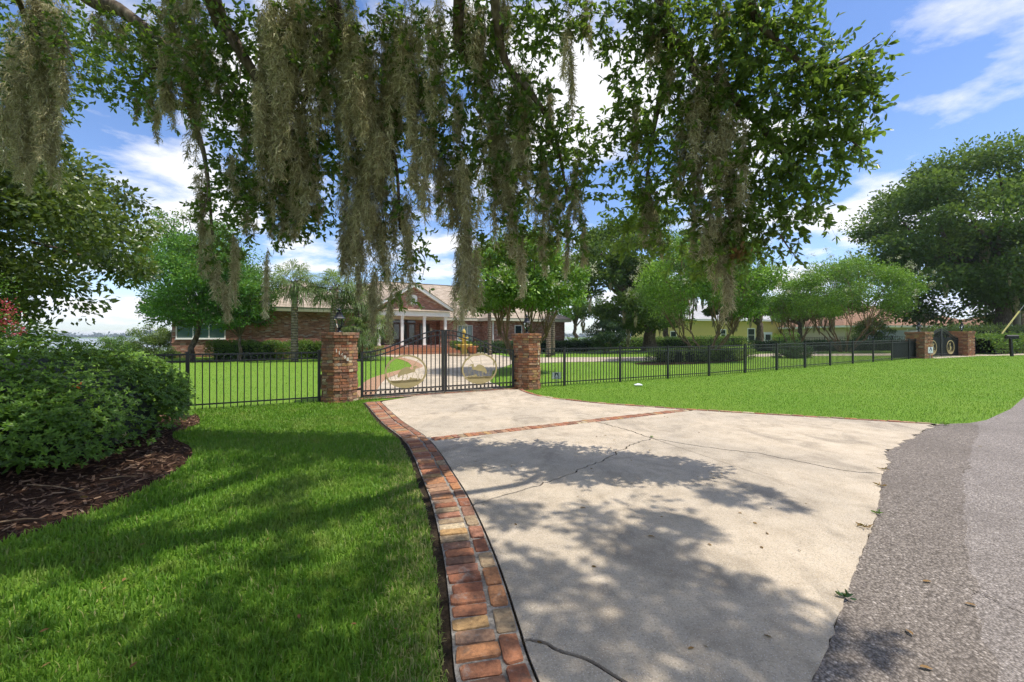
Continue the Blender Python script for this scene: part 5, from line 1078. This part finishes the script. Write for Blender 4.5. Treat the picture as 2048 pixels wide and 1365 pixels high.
# palms
def palm(label, px, d, zc, rt, rc_, nf, seed, lean=0.0, dead=True):
    r = np.random.default_rng(seed); x, y = at(px, d); z0 = gz1(x, y); e = empty('palm_tree', (x, y, z0), 0, label, 'palm', 'palms before the brick house')
    h = zc - z0; n = 12; t = np.linspace(0, 1, n); rad = rt * (1.15 - .25 * t); rad[-2:] *= 1.35
    MB().tube([(lean * a_ ** 2, 0, h * a_ - .05) for a_ in t], list(rad), 12).build('trunk', M['ptrunk'], e, True)
    top = np.array([lean, 0, h]); K = 24; pet = MB()
    for k in range(nf):
        f_ = (k + .5) / nf; az_ = k * 2.399 + r.uniform(-.25, .25); el = math.asin(np.clip(.98 - 1.55 * f_ + r.uniform(-.1, .1), -.8, .98)); d0 = np.array([math.cos(az_) * math.cos(el), math.sin(az_) * math.cos(el), math.sin(el)])
        lp = rc_ * r.uniform(.40, .60); b0 = top; b1 = top + d0 * lp + np.array([0, 0, -.05 * rc_]); pet.tube([tuple(b0), tuple((b0 + b1) / 2 + np.array([0, 0, .05 * rc_])), tuple(b1)], [.025, .02, .014], 4)
        d1 = unit(d0 + np.array([0, 0, -.35]) + r.normal(0, .12, 3)); side = unit(np.cross(d1, [0, 0, 1.0]) + r.normal(0, .25, 3)); nrm = unit(np.cross(side, d1)); lf = rc_ * r.uniform(.48, .62)
        V, Fc, T = [], [], []; tb = float(np.clip(.52 + .25 * d0[2] + r.normal(0, .12), 0, 1))
        for j in range(K):
            a_ = (j / (K - 1) - .5) * R(230); dr = unit(d1 * math.cos(a_) + side * math.sin(a_) + nrm * (.22 * math.cos(a_) - .02) + r.normal(0, .05, 3)); ll = lf * (1 - .10 * abs(a_)) * r.uniform(.82, 1.08); wv = unit(np.cross(dr, nrm)) * .013 * rc_
            p1_ = b1 + dr * ll * .5; p2_ = b1 + dr * ll * .78 + np.array([0, 0, -.13 * ll]); p3_ = b1 + dr * ll * .88 + np.array([0, 0, -.50 * ll]); q = len(V)
            V += [b1, p1_ - wv, p1_ + wv, p2_ - wv * .7, p2_ + wv * .7, p3_]; Fc += [(q, q + 1, q + 2), (q + 1, q + 3, q + 4), (q + 1, q + 4, q + 2), (q + 3, q + 5, q + 4)]; T += [tb + .1, tb, tb, tb + .05, tb + .05, tb + .25]
        me = raw_mesh('frond', np.array(V), [np.array(Fc)]); at_ = me.attributes.new('tint', 'FLOAT', 'POINT'); at_.data.foreach_set('value', np.clip(np.array(T, np.float32), 0, 1)); mobj('frond', me, M['palm'], e)
    pet.build('petioles', M['ptrunk'], e)
palm('tall palm with clear trunk, left of the two before the brick wing', 589, 27, zat(568, 27), .20, 1.95, 34, 51)
palm('tall palm with swollen crown base directly behind the numbered pillar', 663, 27.5, zat(578, 27.5), .17, 1.9, 34, 52, .25)
palm('bushy palm between the pillar lantern and the portico', 716, 29, zat(600, 29), .16, 2.0, 38, 53, -.1)
palm('low bushy palm just left of the portico columns', 742, 29.5, zat(655, 29.5), .2, 1.8, 36, 54)
palm('short palm filling below the bushy palms by the porch steps', 712, 28, zat(668, 28), .2, 1.5, 30, 55)
palm('slim palm trunk standing behind the right gate pillar', 1097, 33, zat(560, 33), .17, 1.7, 26, 56)
palm('slim palm close right of its twin behind the right pillar', 1106, 36, zat(575, 36), .16, 1.6, 26, 57)
palm('small palm in front of the right house wing', 979, 37, zat(600, 37), .16, 1.3, 20, 58)

# crape myrtles
def crape(label, px, d, py_top, half_px, py_bot, seed, stems=6, h=1.9, m=110):
    x, y = at(px, d); zt, zb = zat(py_top, d), zat(py_bot, d); rx = half_px / F * d * .84; cz = (zt + zb) / 2 + .1
    r0 = np.random.default_rng(seed)
    e, cl, r = tree('crape_myrtle', label, (x, y), (h, .075), (x, y, cz), (rx, rx * .9, (zt - zb) / 2), m, 430, rx * .27, .16, M['crape'], 'cbark', KITE, seed, .6, stems, -.68, 'crape myrtles inside the fence', 'tree', .8, .3, 46, rx * .42)
    b = np.array([x, y, gz1(x, y)]); fl = cl[cl[:, 2] > (cz - b[2]) - .15 * (zt - zb)]; fl = fl[r.permutation(len(fl))[:60]]; P = []
    for c in fl:
        o = unit(c[:3] - (np.array([x, y, cz - .5 * (zt - zb) * .4]) - b)); P.append(c[:3] + o * c[3] * 1.2 + r.normal(0, .10, (30, 3)))
    P = np.vstack(P); leaves('blossoms', P, r.normal(size=P.shape), r.uniform(.07, .12, len(P)), r.random(len(P)), KITE, M['wflower'], e, r=r)
    # arching shoots
    P, A, S, T = [], [], [], []
    for c in cl[r.permutation(len(cl))[:46]]:
        o = unit(c[:3] - (np.array([x, y, cz - (zt - zb) * .3]) - b)); st = c[:3] + o * c[3] * .5; ln = rx * r.uniform(.2, .38)
        for k in range(16):
            t = k / 15; p = st + o * ln * t + np.array([0, 0, -.25 * ln * t * t]); sd = unit(np.cross(o, [0, 0, 1.0])) * (1 if k % 2 else -1); P.append(p); A.append(sd + o * .5 + r.normal(0, .15, 3)); S.append(.17 * (1 - .5 * t)); T.append(.62 + r.normal(0, .12))
    tag(leaves('shoots', P, A, S, T, LANCE, M['crape'], e, r=r), kind='stuff')
    return e
crape('bright crape myrtle directly behind the right gate pillar', 1045, 19, 480, 135, 655, 61, 9, 1.7, 84)
crape('crape myrtle in the shrub bed with a moss strand before it', 1412, 27, 480, 140, 655, 62, 7, 1.8, 84)
crape('dome shaped crape myrtle nearest the far gate', 1690, 37, 528, 122, 648, 63, 9, 2.0, 88)
crape('small crape myrtle partly hidden between the two domes', 1590, 40, 560, 70, 655, 64, 5, 1.9, 30)
# broad oaks further back
def big_oak(label, px, d, py_top, half_px, py_bot, seed, tr_h, tr_r, m, beards, trunk_px=None, per=560, ls=.33):
    x, y = at(px, d); zt, zb = zat(py_top, d), zat(py_bot, d); rx = half_px / F * d * .86; bx = at(trunk_px or px, d)
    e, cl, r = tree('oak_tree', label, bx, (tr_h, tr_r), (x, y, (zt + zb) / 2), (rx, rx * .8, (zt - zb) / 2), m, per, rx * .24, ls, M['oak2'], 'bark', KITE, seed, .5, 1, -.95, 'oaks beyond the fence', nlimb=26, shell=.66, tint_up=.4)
    b = np.array([*bx, gz1(*bx)]); lo = cl[cl[:, 2] < np.median(cl[:, 2])]; pts = lo[r.permutation(len(lo))[:beards], :3] + np.array([0, -.5, -.3]); small_moss(e, pts, 1.3, seed); return e
big_oak('large dark oak with thick trunk right of the brick house', 1262, 44, 425, 150, 672, 71, 3.0, .75, 84, 26, 1300)
big_oak('oak with mossy low branches before the yellow house', 1455, 50, 505, 90, 640, 72, 3.5, .5, 54, 22, 1520)
big_oak('huge dark oak towering over the far gate at right', 1945, 42, 320, 250, 650, 73, 4.5, .8, 120, 36, 2005, 640, .36)
big_oak('oak behind the dome crape myrtle hung with moss', 1600, 52, 590, 70, 645, 74, 3, .35, 30, 16)
tree('small_tree', 'small tree with forked pale trunk by the lake right of the house', at(1150, 60), (3.2, .35), at(1160, 60, zat(610, 60)), (3.2, 2.6, 2.8), 46, 150, .8, .24, M['holly'], seed=75)
tree('oak_tree', 'slender oak trunk just right of the large dark oak', at(1331, 58), (4.5, .45), at(1338, 58, zat(590, 58)), (3.4, 2.6, 2.4), 40, 160, .9, .26, M['oak2'], seed=76)
tree('dark_bush', 'dense dark round bush at the foot of the large oak', at(1211, 40), (.6, .1), at(1211, 40, zat(672, 40)), (1.7, 1.4, 1.6), 60, 190, .5, .14, M['darkbush'], seed=77, cat='shrub', stems=3, spread=.4)
tree('round_shrub', 'clipped round shrub behind the fence near the dome crape myrtle', at(1584, 29), (.3, .05), at(1584, 29, zat(706, 29)), (1.2, 1.0, .72), 60, 170, .33, .085, M['darkbush'], seed=78, cat='shrub', stems=3, spread=.3, shell=.7)
tree('olive_tree', 'grey green round tree left of the far gate lanterns', at(1745, 46), (.9, .08), at(1745, 46, 2.0), (2.1, 1.6, 1.6), 46, 170, .55, .14, M['pale'], seed=79, stems=3, spread=.5)
tree('leafy_shrub', 'bright green palm-like shrub before the yellow house', at(1572, 46), (.5, .05), at(1572, 46, 1.35), (1.7, 1.0, .8), 24, 110, .5, .2, M['crape'], seed=80, cat='shrub', stems=3, spread=.4, tpl=LANCE)
tree('azalea_bush', 'red flowering bush right of the far gate', at(1990, 44), (.6, .05), at(1990, 44, 2.0), (2.4, 1.4, 1.5), 36, 160, .5, .13, M['pale'], seed=81, cat='shrub', stems=3, spread=.5)
rr = np.random.default_rng(82); c_ = W(1996, 660, 42.5); fl = tag(leaves('red_flowers', c_ + rr.normal(0, 1, (160, 3)) * np.array([.35, .2, .28]), rr.normal(size=(160, 3)), .1, rr.random(160), KITE, M['rflower'], r=rr), 'cluster of red flowers above the bush right of the far gate', 'flowers')
c_ = W(2012, 682, 38); fl = tag(leaves('red_flowers', c_ + rr.normal(0, 1, (160, 3)) * np.array([.45, .2, .16]), rr.normal(size=(160, 3)), .1, rr.random(160) * .5, KITE, M['rflower'], r=rr), 'low dark red leaf cluster left of the mailbox', 'flowers')
tree('oak_tree', 'pale trunked tree at the right edge behind the utility pole', at(2040, 48), (4, .4), at(2075, 48, zat(600, 48)), (4, 3, 3.4), 50, 150, .9, .25, M['holly'], seed=83)

# hedges: leafy boxes
def hedge(label, pts, wdt, h, mat, n, ls, seed, name='hedge'):
    r = np.random.default_rng(seed); p = resample(np.asarray(pts, float), .2); o0 = p[0]; z0 = gz1(*o0)
    e = empty(name, (o0[0], o0[1], z0), 0, label, 'hedge'); i = r.integers(0, len(p), n); t = np.gradient(p, axis=0); t = unit(t); nr = np.stack([-t[:, 1], t[:, 0]], 1)
    a_ = r.random(n) * math.pi; cs, sn = np.cos(a_), np.sin(a_); ex = np.sign(cs) * np.abs(cs) ** .45; ez = sn ** .45
    dep = 1 - .22 * r.random(n) ** 2; lum = 1 + .06 * np.sin(i * .9) + r.normal(0, .04, n)
    x_ = p[i, 0] + nr[i, 0] * ex * wdt / 2 * dep + r.normal(0, .07, n); y_ = p[i, 1] + nr[i, 1] * ex * wdt / 2 * dep + r.normal(0, .07, n); z_ = ez * h * dep * lum * np.where(r.random(n) < .5, r.random(n) ** .5, 1)
    P = np.stack([x_ - o0[0], y_ - o0[1], z_ + gz(x_, y_) - z0], 1); A_ = np.stack([nr[i, 0] * cs, nr[i, 1] * cs, sn], 1) + r.normal(0, .7, (n, 3))
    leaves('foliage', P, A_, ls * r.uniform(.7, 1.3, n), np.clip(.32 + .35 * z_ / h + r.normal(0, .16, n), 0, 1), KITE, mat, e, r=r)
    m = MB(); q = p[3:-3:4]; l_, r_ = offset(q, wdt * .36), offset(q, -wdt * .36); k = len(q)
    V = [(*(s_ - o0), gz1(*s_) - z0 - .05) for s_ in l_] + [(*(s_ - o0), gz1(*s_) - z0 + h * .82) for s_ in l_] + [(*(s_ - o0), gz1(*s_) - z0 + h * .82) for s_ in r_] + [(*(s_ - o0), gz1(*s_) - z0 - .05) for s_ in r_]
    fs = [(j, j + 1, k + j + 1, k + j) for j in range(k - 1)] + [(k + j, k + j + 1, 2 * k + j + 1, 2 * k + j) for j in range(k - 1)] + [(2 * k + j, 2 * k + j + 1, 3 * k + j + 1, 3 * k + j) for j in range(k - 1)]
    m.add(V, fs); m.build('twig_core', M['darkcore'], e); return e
hedge('clipped hedge along the left brick wing under the holly tree', [at(425, 29.5), at(500, 28.7), at(582, 29.6)], 1.1, 1.25, M['hedge'], 9000, .11, 91)
hedge('clipped hedge between the tall palm and the numbered pillar', [at(597, 30), at(660, 31), at(700, 32)], 1.1, 1.25, M['hedge'], 6000, .11, 92)
hedge('hedge under the arched window beside the porch', [at(905, 41.5), at(960, 43)], 1.3, 1.1, M['hedge'], 3500, .13, 93)
hedge('dark clipped hedge along the right house wing', [at(965, 40.5), at(1060, 44), at(1180, 47)], 1.6, 1.15, M['darkbush'], 9000, .14, 94)
hedge('broad hedge by the lake left of the large oak trunk', [at(1130, 50), at(1200, 52), at(1290, 54), at(1400, 57), at(1480, 60)], 3.0, 1.35, M['hedge'], 14000, .17, 95)
hedge('low shrub bed around the crape myrtle behind the long fence', [at(1300, 27.5), at(1360, 26.6), at(1430, 27.5), at(1475, 29)], 2.6, .75, M['pale'], 9000, .10, 96, 'shrub_bed')
hedge('dark hedge along the drive before the yellow house', [at(1500, 42), at(1580, 41), at(1700, 40), at(1800, 40)], 1.6, .95, M['darkbush'], 9000, .14, 97)
hedge('tall leafy shrubs behind the verge at the far right', [(33.2, 30.6), (38, 32.2), (46, 34.5), (60, 38)], 2.4, 1.35, M['hedge'], 16000, .16, 98, 'shrub_row')
hedge('pale shrubs behind the shrub row at far right', [(35, 34.5), (42, 36.5), (52, 39)], 2.6, 2.1, M['pale'], 9000, .17, 99, 'shrub_row')
# sago under the palms
palm('sago like clump at the foot of the bushy palms', 738, 28.2, .55, .22, 1.25, 26, 59)
# mulch islands
for lab, c_, rr_ in (('mulch bed under the crape myrtle behind the long fence', at(1385, 26.3), (4.6, 1.7)), ('mulch strip at the foot of the holly tree', at(420, 27.4), (3.6, 1.2))):
    pl_ = [(c_[0] + rr_[0] * math.cos(t) * CU - rr_[1] * math.sin(t) * SU, c_[1] + rr_[0] * math.cos(t) * SU + rr_[1] * math.sin(t) * CU) for t in np.linspace(0, 2 * math.pi, 28, endpoint=False)]
    tag(MB().sheet(pl_, lambda a_, b_: gz1(a_, b_) + .012).build('mulch_bed', M['mulch']), lab, kind='structure')
# far fence before the yellow house
fence('iron_fence', 'far low black fence running before the yellow house', list(np.arange(0, 26, 2.4)), 0, lambda a_, b_: gz1(a_, b_), npk=8, h=1.25, pos=lambda u: (at(1480, 44)[0] - 3 + u * .995, 44 + u * .02))

# distant wood across the lake
r_f = np.random.default_rng(121); n = 8000; x_ = r_f.uniform(-2600, 1400, n); hgt = 13 + 5 * np.sin(x_ * .013) + 4 * np.sin(x_ * .041 + 1) + 2.5 * np.sin(x_ * .11)
P = np.stack([x_, 1560 + r_f.uniform(0, 60, n), hgt * r_f.random(n) ** .7 + .5], 1)
tag(leaves('far_treeline', P, r_f.normal(size=(n, 3)) * [1, 1, .5], r_f.uniform(8, 14, n), r_f.random(n), KITE, M['faroak'], r=r_f), 'bluish wooded shore far across the lake', 'wood', kind='stuff')

# ------------------------------------------------------------------ grass
FENCE_V = GV
def grass(region, n, lo, hi, d0, wid, lng, seed, name, label, seg=True, lean=.75, keep=None):
    r = np.random.default_rng(seed); o = []; tot = 0
    while tot < n:
        q = np.asarray(lo) + r.random((n, 2)) * (np.asarray(hi) - np.asarray(lo)); ok = np.ones(len(q), bool)
        dd_ = np.hypot(q[:, 0], q[:, 1]); ok &= r.random(len(q)) < np.minimum(1, (d0 / dd_) ** 1.7); ok &= np.abs(q[:, 0]) < q[:, 1] * 1.26 + .35
        ok &= ~poly_in(DRIVE_G, q[:, 0], q[:, 1]); ok &= ~poly_in(ROAD_POLY, q[:, 0], q[:, 1]); ok &= ~poly_in(BED, q[:, 0], q[:, 1]); ok &= ~poly_in(COURT, q[:, 0], q[:, 1]); ok &= region(q[:, 0], q[:, 1])
        o.append(q[ok]); tot += ok.sum()
    q = np.vstack(o)[:n]; dd_ = np.hypot(q[:, 0], q[:, 1]); k = np.maximum(1, dd_ / d0) ** .7
    L_ = lng * r.uniform(.55, 1.25, n) * np.minimum(k, 1.7) ** .4; w_ = wid * k * r.uniform(.7, 1.3, n); a_ = r.random(n) * 6.28
    z0 = gz(q[:, 0], q[:, 1]); tl = r.normal(0, lean, n) + .15; h = np.stack([np.cos(a_), np.sin(a_)], 1)
    B = np.c_[q, z0 - .004]; sd = np.c_[-h[:, 1], h[:, 0], np.zeros(n)] * w_[:, None] * .5
    m1 = B + np.c_[h * (L_ * .5 * np.sin(tl * .6))[:, None], L_ * .55 * np.cos(tl * .6)]; tp = m1 + np.c_[h * (L_ * .5 * np.sin(tl * 1.7))[:, None], L_ * .5 * np.cos(tl * 1.7)]
    T = np.clip(r.normal(.45, .17, n), 0, .9); T[r.random(n) < .035] = .98
    dry = np.zeros(n)
    if keep is not None: dr = keep(q); T = np.where(r.random(n) < dr, .985, T)
    if seg:
        V = np.stack([B - sd, B + sd, m1 - sd * .85, m1 + sd * .85, tp], 1).reshape(-1, 3); b_ = np.arange(n)[:, None] * 5; fs = [b_ + np.array([[0, 1, 3, 2]]), b_ + np.array([[2, 3, 4]])]; kk = 5
    else:
        V = np.stack([B - sd, B + sd, tp], 1).reshape(-1, 3); fs = [np.arange(n)[:, None] * 3 + np.array([[0, 1, 2]])]; kk = 3
    me = raw_mesh(name, V, fs); at_ = me.attributes.new('tint', 'FLOAT', 'POINT'); at_.data.foreach_set('value', np.repeat(T, kk).astype(np.float32))
    return tag(mobj(name, me, M['blade']), label, 'grass', kind='stuff')
er = np.random.default_rng(77); ew = offset(INNER, .385); ew = ew + np.cumsum(er.normal(0, .006, ew.shape), 0) * .3
DRIVE_G = np.vstack([ew, [(-3.0, 11.2)], offset(RIGHT, .02), JOINT])
vv = lambda x, y: -x * SU + y * CU
def border_dry(q):
    d = np.min(np.linalg.norm(q[:, None] - INNER[None, ::6], axis=2), axis=1); return np.clip(.75 - (d - .36) * 1.5, 0, .5)
grass(lambda x, y: (y < 6.2) & (x < 1.2), 62000, (-7, 1.3), (1.0, 6.2), 2.6, .0068, .054, 201, 'lawn_grass', 'thick green grass of the near left lawn', True, keep=border_dry)
grass(lambda x, y: (y >= 6.2) & (x < 0) & (vv(x, y) < FENCE_V + .1), 26000, (-9, 6.0), (0, 11.5), 6.5, .012, .055, 202, 'lawn_grass', 'green grass of the left lawn up to the fence', True)
grass(lambda x, y: (x > 0.1) & (vv(x, y) < FENCE_V + .2), 125000, (0, 7), (36, 34), 9.0, .0085, .038, 203, 'lawn_grass', 'sunlit green grass of the right lawn before the long fence', False)
grass(lambda x, y: (vv(x, y) >= FENCE_V + .1) & (vv(x, y) < 40), 55000, (-26, 8), (34, 46), 11.0, .012, .038, 204, 'lawn_grass', 'mown green grass behind the fences', False)

# ------------------------------------------------------------------ weeds and litter along the road joint
r_w = np.random.default_rng(131)
for k, (px, py, s, kind, lab) in enumerate([(1692, 1205, .04, 'darkbush', 'small green weed in the joint of concrete and asphalt, lowest of the row'), (1757, 1034, .03, 'hedge', 'tiny olive weed in the road joint below the brown stems'), (1728, 1062, .06, 'dead', 'reddish dry weed stems at the road joint'), (1762, 977, .05, 'dead', 'brown dry weed at the road joint higher up'), (1768, 944, .05, 'dead', 'topmost brown weed of the road joint'), (1890, 853, .06, 'hedge', 'grass tuft where lawn, driveway and road meet'), (1302, 878, .03, 'hedge', 'small weed growing where the driveway cracks meet')]):
    x, y = g(px, py); n = 16; A_ = r_w.normal(size=(n, 3)); A_[:, 2] = np.abs(A_[:, 2]) * (.5 if kind != 'dead' else .25)
    o = leaves('weed', r_w.normal(0, s * .25, (n, 3)) * [1, 1, .2] + [0, 0, .012], A_, s * r_w.uniform(.6, 1.2, n), r_w.uniform(.3, .9, n), LANCE if kind == 'dead' else OVAL, M[kind], r=r_w); o.location = (x, y, .022); tag(o, lab, 'weed', 'weeds in the joints')
for k, (px, py, lab) in enumerate([(1812, 1267, 'curled dry leaf on the brownish asphalt'), (1866, 1348, 'dry leaf at the bottom of the asphalt strip'), (1845, 1170, 'small pale leaf beside the asphalt crack'), (2040, 841, 'brown leaf on the far road'), (1955, 1220, 'orange brown leaf on the asphalt seam'), (1965, 897, 'brown leaf lying on the road further up'), (1160, 1020, 'brown leaf on the shaded concrete'), (1310, 1080, 'orange leaf on the shaded concrete'), (1390, 772, 'tiny white scrap on the right lawn')]):
    x, y = g(px, py); o = leaves('fallen_leaf', np.zeros((1, 3)), [[r_w.normal(), r_w.normal() * .4, .06]], .055, [.8 if k != 8 else 1], OVAL, M['dead'], N=np.array([[.2, 0, 1.0]]), r=r_w); o.location = (x, y, .0225); tag(o, lab, 'leaf', 'fallen leaves')

n = 150; q = np.c_[r_w.uniform(-4.5, 3.0, n), 1.9 + 7.5 * r_w.random(n) ** 1.3]; q = q[(q[:, 0] < 1.0 + .45 * q[:, 1]) & ~poly_in(BED, q[:, 0], q[:, 1]) & ~poly_in(ROAD_POLY, q[:, 0], q[:, 1])]; ong = ~poly_in(DRIVE_G, q[:, 0], q[:, 1]); n = len(q)
tag(leaves('leaf_litter', np.c_[q, np.where(ong, .05, .0265)], np.c_[r_w.normal(size=(n, 2)), r_w.normal(0, .12, n)], r_w.uniform(.018, .045, n), r_w.uniform(.1, 1, n), OVAL, M['dead'], N=np.tile([0, 0, 1.0], (n, 1)) + r_w.normal(0, .2, (n, 3)), r=r_w), 'small dry leaf bits strewn over lawn and driveway', 'leaf litter', kind='stuff')

# ------------------------------------------------------------------ summer haze over the lake
hm = bpy.data.materials.new('haze'); hm.use_nodes = True; ht = hm.node_tree; ht.nodes.clear()
ho = ht.nodes.new('ShaderNodeOutputMaterial'); pv = ht.nodes.new('ShaderNodeVolumePrincipled')
pv.inputs['Color'].default_value = (0.80, 0.88, 1.0, 1); pv.inputs['Density'].default_value = 0.00025; pv.inputs['Anisotropy'].default_value = 0.2
ht.links.new(pv.outputs[0], ho.inputs['Volume'])
hz_o = MB().box(-6600, 6600, -90, 6600, -5.0, 27.0).build('haze', hm); tag(hz_o, 'thin pale summer haze over the lake', kind='stuff')
